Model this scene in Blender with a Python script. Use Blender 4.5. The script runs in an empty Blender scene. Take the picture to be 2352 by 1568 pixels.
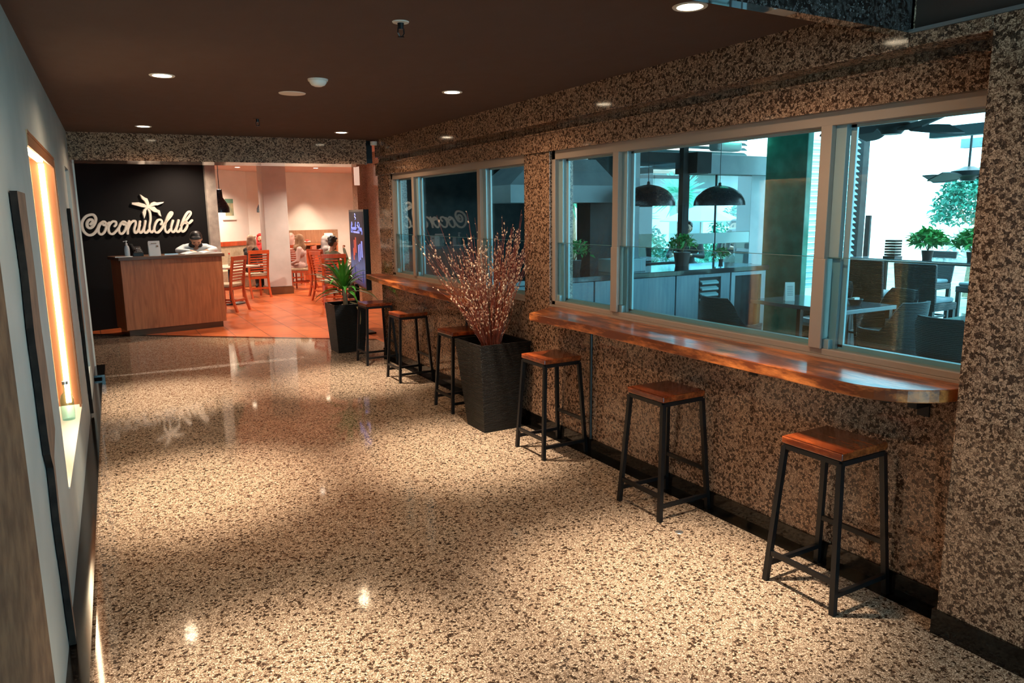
import bpy, bmesh, math, random
from mathutils import Vector, Matrix
random.seed(7)
sc = bpy.context.scene
COL = sc.collection
PI = math.pi

# ------------------------------------------------------------------ camera
cam_d = bpy.data.cameras.new('camera')
cam = bpy.data.objects.new('camera', cam_d); COL.objects.link(cam)
FWD = Vector((0.486469, 0.856397, -0.173011)); RGT = Vector((0.868545, -0.495499, -0.010540)); UPV = Vector((0.094753, 0.145140, 0.984864))
cam.matrix_world = Matrix(((RGT.x, UPV.x, -FWD.x, 0), (RGT.y, UPV.y, -FWD.y, 0), (RGT.z, UPV.z, -FWD.z, 1.7), (0, 0, 0, 1)))
cam_d.sensor_width = 36; cam_d.lens = 1683.39 / 2352 * 36
cam_d.clip_start = 0.02; cam_d.clip_end = 300
sc.camera = cam

# ------------------------------------------------------------------ view, world
sc.view_settings.view_transform = 'Standard'; sc.view_settings.look = 'None'
sc.view_settings.exposure = 0.3; sc.view_settings.gamma = 1.0; sc.view_settings.use_curve_mapping = False
w = bpy.data.worlds.new('world'); sc.world = w; w.use_nodes = True
bg = w.node_tree.nodes['Background']
bg.inputs[0].default_value = (0.50, 0.88, 1.0, 1); bg.inputs[1].default_value = 5.5

sc.cycles.max_bounces = 8; sc.cycles.diffuse_bounces = 4; sc.cycles.glossy_bounces = 4
sc.cycles.transparent_max_bounces = 24; sc.cycles.caustics_reflective = False; sc.cycles.caustics_refractive = False
sc.cycles.sample_clamp_indirect = 4.0; sc.cycles.use_denoising = True

def light(name, kind, loc, energy, color, rot=(0, 0, 0), **kw):
    d = bpy.data.lights.new(name, kind); d.energy = energy; d.color = color
    for k, v in kw.items(): setattr(d, k, v)
    o = bpy.data.objects.new(name, d); o.location = loc; o.rotation_euler = rot; COL.objects.link(o); return o
light('sun', 'SUN', (12, 6, 8), 3.2, (1.0, 0.97, 0.9), (math.radians(38), math.radians(18), math.radians(60)), angle=0.02)
# added unseen area lamp behind the camera, a cool fill in place of daylight
light('added_lobby_fill', 'AREA', (1.5, -3.7, 1.6), 40, (0.38, 0.72, 1.0), (math.radians(90), 0, 0), shape='RECTANGLE', size=3.0, size_y=1.8)

# ------------------------------------------------------------------ materials
def nt(name):
    m = bpy.data.materials.new(name); m.use_nodes = True
    return m, m.node_tree, m.node_tree.nodes['Principled BSDF']
def M(name, col, rough=0.5, metal=0.0, coat=0.0, emit=None, es=1.0, spec=0.5, trans=0.0):
    m, t, b = nt(name)
    b.inputs['Base Color'].default_value = (*col, 1); b.inputs['Roughness'].default_value = rough
    b.inputs['Metallic'].default_value = metal; b.inputs['Coat Weight'].default_value = coat
    b.inputs['Specular IOR Level'].default_value = spec; b.inputs['Transmission Weight'].default_value = trans
    # faint procedural unevenness of the finish
    n = t.nodes.new('ShaderNodeTexNoise'); n.inputs['Scale'].default_value = 35
    r = t.nodes.new('ShaderNodeMapRange'); r.inputs['To Min'].default_value = max(0.0, rough - 0.06); r.inputs['To Max'].default_value = min(1, rough + 0.06)
    t.links.new(n.outputs['Fac'], r.inputs['Value']); t.links.new(r.outputs['Result'], b.inputs['Roughness'])
    if emit: b.inputs['Emission Color'].default_value = (*emit, 1); b.inputs['Emission Strength'].default_value = es
    return m
def ramp(t, stops, interp='LINEAR'):
    r = t.nodes.new('ShaderNodeValToRGB'); r.color_ramp.interpolation = interp
    while len(r.color_ramp.elements) < len(stops): r.color_ramp.elements.new(0.5)
    for e, (p, c) in zip(r.color_ramp.elements, stops): e.position = p; e.color = (*c, 1)
    return r
def pos(t, scale=(1, 1, 1), rot=(0, 0, 0)):
    g = t.nodes.new('ShaderNodeNewGeometry'); mp = t.nodes.new('ShaderNodeMapping')
    mp.inputs['Scale'].default_value = scale; mp.inputs['Rotation'].default_value = rot
    t.links.new(g.outputs['Position'], mp.inputs['Vector']); return mp.outputs['Vector']
def loc_(t, scale=(1, 1, 1), rot=(0, 0, 0)):
    g = t.nodes.new('ShaderNodeTexCoord'); mp = t.nodes.new('ShaderNodeMapping')
    mp.inputs['Scale'].default_value = scale; mp.inputs['Rotation'].default_value = rot
    t.links.new(g.outputs['Object'], mp.inputs['Vector']); return mp.outputs['Vector']

def granite(name, scale, dark, mid, light_, rough, spec=0.5, bias=0.0, coat=0.0, edge=.09):
    """polished speckled granite: dark flecks between pale pebble-like grains"""
    m, t, b = nt(name); v = pos(t)
    nz = t.nodes.new('ShaderNodeTexNoise'); nz.inputs['Scale'].default_value = scale * 0.9; nz.inputs['Detail'].default_value = 2
    t.links.new(v, nz.inputs['Vector'])
    mx = t.nodes.new('ShaderNodeVectorMath'); mx.operation = 'MULTIPLY_ADD'
    mx.inputs[1].default_value = (0.022,) * 3; t.links.new(nz.outputs['Color'], mx.inputs[0]); t.links.new(v, mx.inputs[2])
    vo = t.nodes.new('ShaderNodeTexVoronoi'); vo.feature = 'DISTANCE_TO_EDGE'; vo.inputs['Scale'].default_value = scale
    t.links.new(mx.outputs[0], vo.inputs['Vector'])
    v2 = t.nodes.new('ShaderNodeTexVoronoi'); v2.inputs['Scale'].default_value = scale; t.links.new(mx.outputs[0], v2.inputs['Vector'])
    sp = t.nodes.new('ShaderNodeSeparateColor'); t.links.new(v2.outputs['Color'], sp.inputs[0])
    cr = ramp(t, [(0.0, dark), (0.24 + bias, dark), (0.27 + bias, mid), (0.55 + bias, light_), (1.0, tuple(min(1, c * 1.25) for c in light_))])
    t.links.new(sp.outputs[0], cr.inputs[0])
    er = ramp(t, [(0.0, (0.28, 0.22, 0.17)), (edge, (1, 1, 1))]); t.links.new(vo.outputs['Distance'], er.inputs[0])
    mu = t.nodes.new('ShaderNodeMix'); mu.data_type = 'RGBA'; mu.blend_type = 'MULTIPLY'; mu.inputs[0].default_value = 1
    t.links.new(cr.outputs[0], mu.inputs[6]); t.links.new(er.outputs[0], mu.inputs[7])
    n3 = t.nodes.new('ShaderNodeTexNoise'); n3.inputs['Scale'].default_value = scale * 2.2; n3.inputs['Detail'].default_value = 3; t.links.new(v, n3.inputs['Vector'])
    r3 = ramp(t, [(0.40, (0.22, 0.17, 0.13)), (0.50, (1, 1, 1))]); t.links.new(n3.outputs['Fac'], r3.inputs[0])
    m2 = t.nodes.new('ShaderNodeMix'); m2.data_type = 'RGBA'; m2.blend_type = 'MULTIPLY'; m2.inputs[0].default_value = 0.85
    t.links.new(mu.outputs[2], m2.inputs[6]); t.links.new(r3.outputs[0], m2.inputs[7])
    t.links.new(m2.outputs[2], b.inputs['Base Color'])
    b.inputs['Roughness'].default_value = rough; b.inputs['Specular IOR Level'].default_value = spec; b.inputs['Coat Weight'].default_value = coat
    b.inputs['Coat Roughness'].default_value = 0.03
    return m

def wood(name, c1, c2, scale=6.0, axis=1, rough=0.3, coat=0.4, burn=None, plank=None):
    m, t, b = nt(name); s = [scale * 3] * 3; s[axis] = scale * 0.25
    v = loc_(t, tuple(s))
    n = t.nodes.new('ShaderNodeTexNoise'); n.inputs['Scale'].default_value = 1.0; n.inputs['Detail'].default_value = 6; n.inputs['Distortion'].default_value = 1.2
    t.links.new(v, n.inputs['Vector'])
    r = ramp(t, [(0.3, c1), (0.7, c2)]); t.links.new(n.outputs['Fac'], r.inputs[0]); out = r.outputs[0]
    if burn:
        v3 = loc_(t, (scale * 3.2, scale * .7 if axis == 1 else scale * 1.1, scale * 3.2))
        n2 = t.nodes.new('ShaderNodeTexNoise'); n2.inputs['Scale'].default_value = 1.0; n2.inputs['Detail'].default_value = 5; n2.inputs['Roughness'].default_value = .7
        t.links.new(v3, n2.inputs['Vector'])
        r2 = ramp(t, [(0.40, (1, 1, 1)), (0.56, burn)]); t.links.new(n2.outputs['Fac'], r2.inputs[0])
        mm = t.nodes.new('ShaderNodeMix'); mm.data_type = 'RGBA'; mm.blend_type = 'MULTIPLY'; mm.inputs[0].default_value = .9
        t.links.new(out, mm.inputs[6]); t.links.new(r2.outputs[0], mm.inputs[7]); out = mm.outputs[2]
    if plank:
        ax, pitch = plank
        g = t.nodes.new('ShaderNodeTexCoord'); s2 = t.nodes.new('ShaderNodeSeparateXYZ'); t.links.new(g.outputs['Object'], s2.inputs[0])
        mo = t.nodes.new('ShaderNodeMath'); mo.operation = 'PINGPONG'; mo.inputs[1].default_value = pitch / 2; t.links.new(s2.outputs[ax], mo.inputs[0])
        lt = t.nodes.new('ShaderNodeMath'); lt.operation = 'GREATER_THAN'; lt.inputs[1].default_value = 0.0022; t.links.new(mo.outputs[0], lt.inputs[0])
        ng = t.nodes.new('ShaderNodeNewGeometry'); sn = t.nodes.new('ShaderNodeSeparateXYZ'); t.links.new(ng.outputs['Normal'], sn.inputs[0])
        sd = t.nodes.new('ShaderNodeMath'); sd.operation = 'LESS_THAN'; sd.inputs[1].default_value = .6; t.links.new(sn.outputs[2], sd.inputs[0])
        mx_ = t.nodes.new('ShaderNodeMath'); mx_.operation = 'MAXIMUM'; t.links.new(lt.outputs[0], mx_.inputs[0]); t.links.new(sd.outputs[0], mx_.inputs[1])
        r4 = ramp(t, [(0, (.15, .1, .08)), (1, (1, 1, 1))]); t.links.new(mx_.outputs[0], r4.inputs[0])
        m4 = t.nodes.new('ShaderNodeMix'); m4.data_type = 'RGBA'; m4.blend_type = 'MULTIPLY'; m4.inputs[0].default_value = 1
        t.links.new(out, m4.inputs[6]); t.links.new(r4.outputs[0], m4.inputs[7]); out = m4.outputs[2]
    t.links.new(out, b.inputs['Base Color']); b.inputs['Roughness'].default_value = rough; b.inputs['Coat Weight'].default_value = coat
    b.inputs['Coat Roughness'].default_value = 0.12
    return m

def tiles(name, c1, c2, grout, size, rough, off=(0, 0)):
    m, t, b = nt(name); v = pos(t)
    br = t.nodes.new('ShaderNodeTexBrick'); br.offset = 0; br.inputs['Scale'].default_value = 1
    br.inputs['Brick Width'].default_value = size; br.inputs['Row Height'].default_value = size; br.inputs['Mortar Size'].default_value = 0.006
    br.inputs['Color1'].default_value = (*c1, 1); br.inputs['Color2'].default_value = (*c2, 1); br.inputs['Mortar'].default_value = (*grout, 1)
    t.links.new(v, br.inputs['Vector'])
    n = t.nodes.new('ShaderNodeTexNoise'); n.inputs['Scale'].default_value = 3.5; n.inputs['Detail'].default_value = 5; t.links.new(v, n.inputs['Vector'])
    r = ramp(t, [(.3, (.75, .7, .65)), (.7, (1.15, 1.1, 1.05))]); t.links.new(n.outputs['Fac'], r.inputs[0])
    mm = t.nodes.new('ShaderNodeMix'); mm.data_type = 'RGBA'; mm.blend_type = 'MULTIPLY'; mm.inputs[0].default_value = 1
    t.links.new(br.outputs['Color'], mm.inputs[6]); t.links.new(r.outputs[0], mm.inputs[7]); t.links.new(mm.outputs[2], b.inputs['Base Color'])
    b.inputs['Roughness'].default_value = rough
    return m

def noisy(name, c1, c2, scale=4.0, rough=0.7, spec=0.4, bump=0.0, stretch=(1, 1, 1), detail=4, lo=.35, hi=.65):
    m, t, b = nt(name); v = loc_(t, stretch)
    n = t.nodes.new('ShaderNodeTexNoise'); n.inputs['Scale'].default_value = scale; n.inputs['Detail'].default_value = detail; t.links.new(v, n.inputs['Vector'])
    r = ramp(t, [(lo, c1), (hi, c2)]); t.links.new(n.outputs['Fac'], r.inputs[0]); t.links.new(r.outputs[0], b.inputs['Base Color'])
    b.inputs['Roughness'].default_value = rough; b.inputs['Specular IOR Level'].default_value = spec
    if bump:
        bp = t.nodes.new('ShaderNodeBump'); bp.inputs['Strength'].default_value = bump; bp.inputs['Distance'].default_value = .01
        t.links.new(n.outputs['Fac'], bp.inputs['Height']); t.links.new(bp.outputs[0], b.inputs['Normal'])
    return m

def stripes(name, c1, c2, axis, pitch, rough=0.6, bump=0.6, spec=.4):
    """woven or ribbed surface"""
    m, t, b = nt(name); v = loc_(t)
    wv = t.nodes.new('ShaderNodeTexWave'); wv.wave_type = 'BANDS'; wv.bands_direction = 'XYZ'[axis]; wv.inputs['Scale'].default_value = 1 / pitch / 3.18
    wv.inputs['Distortion'].default_value = 1.5; wv.inputs['Detail'].default_value = 2; wv.inputs['Detail Scale'].default_value = 3
    t.links.new(v, wv.inputs['Vector']); r = ramp(t, [(.2, c1), (.8, c2)]); t.links.new(wv.outputs['Fac'], r.inputs[0])
    t.links.new(r.outputs[0], b.inputs['Base Color']); b.inputs['Roughness'].default_value = rough; b.inputs['Specular IOR Level'].default_value = spec
    bp = t.nodes.new('ShaderNodeBump'); bp.inputs['Strength'].default_value = bump; bp.inputs['Distance'].default_value = .006
    t.links.new(wv.outputs['Fac'], bp.inputs['Height']); t.links.new(bp.outputs[0], b.inputs['Normal'])
    return m

def glass(name, tint=(0.80, 0.95, 0.95), boost=1.0):
    m = bpy.data.materials.new(name); m.use_nodes = True; t = m.node_tree; t.nodes.clear()
    out = t.nodes.new('ShaderNodeOutputMaterial'); mix = t.nodes.new('ShaderNodeMixShader')
    tr = t.nodes.new('ShaderNodeBsdfTransparent'); tr.inputs[0].default_value = (*tint, 1)
    gl = t.nodes.new('ShaderNodeBsdfGlossy'); gl.inputs['Roughness'].default_value = 0.0; gl.inputs[0].default_value = (1, 1, 1, 1)
    g = t.nodes.new('ShaderNodeNewGeometry'); mr = t.nodes.new('ShaderNodeMapRange')
    mr.inputs['To Min'].default_value = 1.5; mr.inputs['To Max'].default_value = 1 / 1.5
    t.links.new(g.outputs['Backfacing'], mr.inputs['Value'])
    fr = t.nodes.new('ShaderNodeFresnel'); t.links.new(mr.outputs[0], fr.inputs['IOR'])
    mu = t.nodes.new('ShaderNodeMath'); mu.operation = 'MULTIPLY'; mu.inputs[1].default_value = boost; mu.use_clamp = True
    t.links.new(fr.outputs[0], mu.inputs[0]); t.links.new(mu.outputs[0], mix.inputs[0])
    t.links.new(tr.outputs[0], mix.inputs[1]); t.links.new(gl.outputs[0], mix.inputs[2]); t.links.new(mix.outputs[0], out.inputs[0])
    return m

MT = dict(
 floor=granite('speckled_floor_granite', 92, (.075, .050, .036), (.30, .22, .16), (.60, .48, .37), 0.05, 0.35, -.12, edge=.24),
 wall=granite('speckled_wall_granite', 88, (.095, .052, .034), (.23, .13, .083), (.50, .315, .21), 0.08, 0.4, -.02, edge=.12),
 border=granite('black_border_granite', 120, (.004, .003, .003), (.007, .006, .005), (.014, .012, .010), 0.10, 0.5, .1),
 soffit=granite('polished_soffit_granite', 80, (.012, .010, .010), (.03, .025, .024), (.07, .06, .058), 0.03, 1.0, .05, 1.0),
 ceiling=M('brown_ceiling_paint', (.085, .050, .040), .8, spec=.2),
 left=noisy('pale_plaster', (.27, .325, .34), (.33, .38, .39), 3, .55),
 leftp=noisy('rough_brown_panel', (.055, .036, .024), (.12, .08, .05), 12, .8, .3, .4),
 white=M('white_trim', (.78, .74, .68), .5), cream=noisy('cream_dining_wall', (.76, .72, .66), (.84, .80, .74), 2, .7),
 greycol=noisy('grey_column_stone', (.30, .26, .22), (.42, .36, .30), 9, .6),
 black_wall=M('black_wall_paint', (.010, .009, .009), .85, spec=.12),
 brownwall=granite('brown_return_granite', 70, (.16, .09, .05), (.34, .21, .12), (.44, .28, .17), 0.18, 0.6, -.24, edge=.03),
 tile=tiles('terracotta_tiles', (.56, .145, .045), (.48, .115, .036), (.13, .04, .02), .42, .28),
 black=M('black_metal', (.008, .008, .009), .35, 0.3), steel=M('brushed_steel', (.5, .5, .5), .35, .9),
 counter=wood('burnt_orange_wood', (.78, .25, .06), (.50, .13, .03), 4, 1, .30, .25, (.16, .075, .045), (0, .105)),
 stool=wood('red_brown_wood', (.44, .095, .022), (.24, .042, .010), 5, 1, .25, .5, (.30, .2, .15), (0, .075)),
 desk=wood('desk_veneer', (.50, .17, .062), (.30, .095, .034), 9, 2, .45, .1),
 desktop=wood('desk_top_wood', (.16, .07, .03), (.09, .04, .02), 6, 0, .35, .3),
 chair=wood('orange_chair_wood', (.52, .085, .02), (.32, .045, .012), 5, 2, .35, .3),
 cushion=noisy('beige_cushion', (.42, .33, .22), (.5, .4, .28), 20, .9),
 pot=stripes('ribbed_black_pot', (.004, .0035, .0033), (.012, .010, .009), 2, .011, .45, 1.0, .18),
 soil=noisy('dark_soil', (.01, .008, .006), (.03, .02, .015), 40, .95),
 pebble=noisy('pale_pebbles', (.35, .30, .24), (.6, .54, .46), 30, .6),
 leaf=noisy('green_leaf', (.03, .16, .015), (.10, .36, .04), 6, .4), leafdry=noisy('dry_leaf', (.22, .18, .08), (.35, .3, .16), 8, .6),
 trunk=noisy('pale_trunk', (.25, .17, .11), (.4, .3, .2), 30, .8),
 stem=noisy('red_brown_stem', (.15, .028, .015), (.33, .07, .035), 18, .5), bud=noisy('silvery_bud', (.50, .28, .17), (.80, .55, .36), 60, .7),
 sign=M('cream_sign_letters', (.78, .68, .56), .6, emit=(.9, .72, .55), es=.06),
 frame=M('tan_window_frame', (.36, .28, .225), .45), frameblue=M('grey_aluminium', (.32, .44, .46), .4, .4),
 glass=glass('clear_window_glass', (.84, .97, 1.0), .7), glass2=glass('greenish_glass', (.62, .86, .84), 1.2),
 glassedge=M('glass_edge', (.10, .22, .22), .2),
 lamp=M('lamp_lens', (1, 1, 1), .5, emit=(1, .80, .55), es=14), led=M('led_strip', (1, 1, 1), .5, emit=(1, .78, .48), es=22),
 nichewall=noisy('tan_stone_panel', (.34, .22, .12), (.46, .31, .18), 5, .5), copper=M('copper_trim', (.30, .12, .05), .4, .5),
 darkwood=noisy('dark_carved_wood', (.006, .005, .005), (.018, .014, .012), 14, .8, .15), plankface=noisy('grey_brown_carved_wood', (.10, .07, .055), (.17, .12, .09), 10, .6),
 plastic=M('white_plastic', (.72, .66, .58), .5), paper=M('white_paper', (.85, .82, .76), .7),
 # people
 skin=M('skin', (.55, .28, .18), .5), skin2=M('tan_skin', (.42, .20, .12), .5), hair=M('black_hair', (.012, .009, .008), .45),
 shirt=M('pale_blue_shirt', (.62, .66, .66), .8), dark=M('dark_cloth', (.012, .012, .014), .8), beige=noisy('beige_headscarf', (.34, .23, .16), (.46, .33, .24), 12, .85),
 redc=M('red_headscarf', (.45, .02, .02), .8), mauve=M('mauve_headscarf', (.42, .24, .20), .85), greyc=noisy('grey_headscarf', (.36, .33, .32), (.5, .46, .44), 12, .85),
 pink=M('pale_pink_cloth', (.42, .27, .24), .85), olive=M('olive_shirt', (.10, .10, .06), .85), tanh=noisy('tan_headscarf', (.20, .11, .06), (.28, .16, .09), 12, .85),
 greyshirt=M('grey_shirt', (.35, .36, .37), .85), eye=M('eye_dark', (.02, .012, .01), .3), lip=M('lips', (.35, .10, .08), .5), mask=M('face_mask', (.75, .5, .44), .8),
 # terrace
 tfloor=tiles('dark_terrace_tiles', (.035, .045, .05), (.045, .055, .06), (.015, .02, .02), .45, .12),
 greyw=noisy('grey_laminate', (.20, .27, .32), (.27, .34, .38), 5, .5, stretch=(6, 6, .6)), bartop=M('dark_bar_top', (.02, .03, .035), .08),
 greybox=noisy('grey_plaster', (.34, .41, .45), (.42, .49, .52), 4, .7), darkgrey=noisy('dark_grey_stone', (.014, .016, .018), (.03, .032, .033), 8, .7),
 green=noisy('dark_green_marble', (.012, .20, .15), (.035, .34, .25), 5, .22, detail=8), whitebright=M('white_painted_wall', (.85, .87, .87), .7),
 slat=M('pale_slats', (.40, .58, .60), .6), beam=noisy('blue_grey_beams', (.20, .32, .36), (.26, .38, .42), 5, .6),
 wicker=stripes('charcoal_wicker', (.008, .010, .012), (.030, .036, .041), 2, .014, .6, 1.0), seatc=M('grey_cushion', (.25, .29, .31), .9),
 ttop=M('slate_table_top', (.09, .12, .14), .12), pendant=M('black_pendant', (.008, .012, .018), .28), fan=M('fan_dark', (.03, .045, .05), .45),
 ac=M('ac_casing', (.6, .66, .66), .4), acl=M('green_light', (.1, .9, .6), .4, emit=(.15, 1, .7), es=7),
 grass=noisy('garden_ground', (.30, .38, .30), (.5, .55, .45), 2, .9), rooft=stripes('clay_roof_tiles', (.45, .22, .17), (.62, .34, .28), 2, .22, .8, .8),
 palm=noisy('palm_leaf', (.10, .42, .30), (.25, .62, .45), 6, .5), tree=noisy('tree_leaf', (.01, .14, .10), (.05, .32, .22), 3, .6),
 plantg=noisy('bright_green_leaf', (.03, .30, .06), (.12, .55, .16), 8, .5), white_leaf=M('white_leaf', (.8, .86, .84), .6),
 umb=M('blue_parasol', (.35, .50, .60), .8), terrapot=M('brown_pot', (.07, .035, .03), .6), orange=M('orange_drink', (.7, .12, .03), .3), redp=M('red_ornament', (.6, .05, .03), .5),
)

# ------------------------------------------------------------------ mesh builder
class MB:
    def __init__(s): s.v = []; s.f = []; s.mi = []; s.m = 0
    def add(s, vs, fs):
        o = len(s.v); s.v += [tuple(map(float, p)) for p in vs]; s.f += [tuple(i + o for i in f) for f in fs]; s.mi += [s.m] * len(fs); return s
    def box(s, x0, y0, z0, x1, y1, z1):
        return s.add([(x0, y0, z0), (x1, y0, z0), (x1, y1, z0), (x0, y1, z0), (x0, y0, z1), (x1, y0, z1), (x1, y1, z1), (x0, y1, z1)],
                     [(0, 3, 2, 1), (4, 5, 6, 7), (0, 1, 5, 4), (1, 2, 6, 5), (2, 3, 7, 6), (3, 0, 4, 7)])
    def hexa(s, bot, top):
        return s.add(list(bot) + list(top), [(0, 3, 2, 1), (4, 5, 6, 7), (0, 1, 5, 4), (1, 2, 6, 5), (2, 3, 7, 6), (3, 0, 4, 7)])
    def prism(s, poly, z0, z1):
        n = len(poly)
        return s.add([(x, y, z0) for x, y in poly] + [(x, y, z1) for x, y in poly],
                     [tuple(range(n))[::-1], tuple(range(n, 2 * n))] + [(i, (i + 1) % n, n + (i + 1) % n, n + i) for i in range(n)])
    def prism_y(s, poly, y0, y1):   # poly in x,z
        n = len(poly)
        return s.add([(x, y0, z) for x, z in poly] + [(x, y1, z) for x, z in poly],
                     [tuple(range(n)), tuple(range(n, 2 * n))[::-1]] + [(i, n + i, n + (i + 1) % n, (i + 1) % n) for i in range(n)])
    def bar(s, p, q, w, h, up=(0, 0, 1)):
        p = Vector(p); q = Vector(q); d = (q - p).normalized(); u = Vector(up)
        if abs(d.dot(u)) > .98: u = Vector((0, 1, 0))
        a = d.cross(u).normalized() * w / 2; b = a.cross(d).normalized() * h / 2
        return s.hexa([p - a - b, p + a - b, p + a + b, p - a + b], [q - a - b, q + a - b, q + a + b, q - a + b])
    def tube(s, pts, rad, seg=6, cap=True):
        pts = [Vector(p) for p in pts]; n = len(pts)
        if not hasattr(rad, '__len__'): rad = [rad] * n
        vs = []; prev = None
        for i, p in enumerate(pts):
            d = (pts[min(i + 1, n - 1)] - pts[max(i - 1, 0)]).normalized()
            u = prev if prev is not None else (Vector((0, 0, 1)) if abs(d.z) < .9 else Vector((1, 0, 0)))
            a = (u - d * u.dot(d)).normalized(); prev = a; b = d.cross(a)
            vs += [p + (a * math.cos(2 * PI * k / seg) + b * math.sin(2 * PI * k / seg)) * rad[i] for k in range(seg)]
        fs = [(i * seg + k, i * seg + (k + 1) % seg, (i + 1) * seg + (k + 1) % seg, (i + 1) * seg + k) for i in range(n - 1) for k in range(seg)]
        if cap: fs += [tuple(range(seg))[::-1], tuple(range((n - 1) * seg, n * seg))]
        return s.add(vs, fs)
    def lathe(s, prof, c=(0, 0, 0), seg=24, close=False):   # prof (r,z)
        n = len(prof); vs = [(c[0] + r * math.cos(2 * PI * k / seg), c[1] + r * math.sin(2 * PI * k / seg), c[2] + z) for r, z in prof for k in range(seg)]
        m = n if close else n - 1
        fs = [(i * seg + k, i * seg + (k + 1) % seg, ((i + 1) % n) * seg + (k + 1) % seg, ((i + 1) % n) * seg + k) for i in range(m) for k in range(seg)]
        if not close: fs += [tuple(range(seg))[::-1], tuple(range((n - 1) * seg, n * seg))]
        return s.add(vs, fs)
    def ball(s, c, r, seg=10, rings=7, rot=None):
        if not hasattr(r, '__len__'): r = (r, r, r)
        vs = [Vector((0, 0, -r[2]))]
        for i in range(1, rings):
            a = PI * i / rings
            vs += [Vector((r[0] * math.sin(a) * math.cos(2 * PI * k / seg), r[1] * math.sin(a) * math.sin(2 * PI * k / seg), -r[2] * math.cos(a))) for k in range(seg)]
        vs.append(Vector((0, 0, r[2])))
        if rot is not None: vs = [rot @ p for p in vs]
        vs = [p + Vector(c) for p in vs]; L = len(vs) - 1
        fs = [(0, 1 + (k + 1) % seg, 1 + k) for k in range(seg)]
        fs += [(1 + i * seg + k, 1 + i * seg + (k + 1) % seg, 1 + (i + 1) * seg + (k + 1) % seg, 1 + (i + 1) * seg + k) for i in range(rings - 2) for k in range(seg)]
        fs += [(L, L - seg + k, L - seg + (k + 1) % seg) for k in range(seg)]
        return s.add(vs, fs)
    def strip(s, pts, wid, nrm, fold=0.0):   # a leaf blade along pts
        pts = [Vector(p) for p in pts]; n = len(pts); vs = []
        for i, p in enumerate(pts):
            d = (pts[min(i + 1, n - 1)] - pts[max(i - 1, 0)]).normalized(); side = d.cross(Vector(nrm)).normalized()
            up = side.cross(d); vs += [p - side * wid[i] + up * fold * wid[i], p - up * .0006, p + side * wid[i] + up * fold * wid[i]]
        fs = []
        for i in range(n - 1):
            for k in (0, 1): fs.append((i * 3 + k, i * 3 + k + 1, (i + 1) * 3 + k + 1, (i + 1) * 3 + k))
        return s.add(vs, fs)
    def build(s, name, mats, parent=None, smooth=False, bevel=0.0, origin=None, seg=2):
        me = bpy.data.meshes.new(name); o3 = Vector((0, 0, 0))
        if origin is not None: o3 = Vector(origin)
        elif parent is not None and parent.get('_world'): o3 = Vector(parent['_world'])
        me.from_pydata([tuple(Vector(p) - o3) for p in s.v], [], s.f)
        if not isinstance(mats, (list, tuple)): mats = [mats]
        for m in mats: me.materials.append(MT[m] if isinstance(m, str) else m)
        me.polygons.foreach_set('material_index', s.mi)
        if smooth: me.polygons.foreach_set('use_smooth', [True] * len(me.polygons))
        bm = bmesh.new(); bm.from_mesh(me); bmesh.ops.recalc_face_normals(bm, faces=bm.faces); bm.to_mesh(me); bm.free()
        if smooth: me.set_sharp_from_angle(angle=math.radians(40))
        ob = bpy.data.objects.new(name, me); COL.objects.link(ob)
        if parent is not None: ob.parent = parent
        elif origin is not None: ob.location = origin
        if bevel:
            b = ob.modifiers.new('bevel', 'BEVEL'); b.width = bevel; b.segments = seg; b.limit_method = 'ANGLE'
        return ob
def tag(o, label=None, cat=None, group=None, kind=None):
    if label: o['label'] = label
    if cat: o['category'] = cat
    if group: o['group'] = group
    if kind: o['kind'] = kind
    return o
def thing(name, label, cat, loc=(0, 0, 0), rz=0.0, group=None, world=False, kind=None):
    o = bpy.data.objects.new(name, None); COL.objects.link(o); o.location = loc; o.rotation_euler = (0, 0, rz); o.empty_display_size = .1
    if world: o['_world'] = loc     # children are written in world coordinates
    return tag(o, label, cat, group, kind)
def struct(o, label=None, cat='wall'):
    o['kind'] = 'structure'; o['category'] = cat
    if label: o['label'] = label
    return o
def dup(root, loc, rz=None, label=None, group=None, scale=None):
    r = root.copy(); COL.objects.link(r); r.location = loc
    if rz is not None: r.rotation_euler = (0, 0, rz)
    if scale: r.scale = (scale,) * 3
    if label: r['label'] = label
    if group: r['group'] = group
    for ch in list(root.children):
        c = ch.copy(); COL.objects.link(c); c.parent = r
        for g in list(ch.children):
            d = g.copy(); COL.objects.link(d); d.parent = c
    return r

# ================================================================== SETTING: corridor shell
def lx(y): return -.215 + .022 * (y - 3.4)          # face of the slightly skewed left wall
# granite floor up to the slanting threshold, tiled dining floor beyond
m = MB(); m.prism([(-3.2, -4), (6, -4), (6, -1), (3.3, -1), (3.3, 9.62), (-3.2, 14.87)], -.1, 0); struct(m.build('floor', 'floor'), 'speckled polished granite corridor floor', 'floor')
m = MB(); m.prism([(-3.2, 14.87), (3.3, 9.62), (3.3, 9.50), (-3.2, 14.72)], -.02, .0015); struct(m.build('trim_1', 'border'), 'dark granite strip edging the corridor floor', 'trim')
m = MB(); m.prism([(-3.2, 14.87), (3.3, 9.62), (3.3, 7.0), (8, 7.0), (8, 23), (-3.2, 23)], -.1, 0)
m.v = [(x, y, z if z < 0 or True else z) for x, y, z in m.v]; struct(m.build('floor', 'tile'), 'terracotta tiled dining room floor', 'floor')
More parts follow.
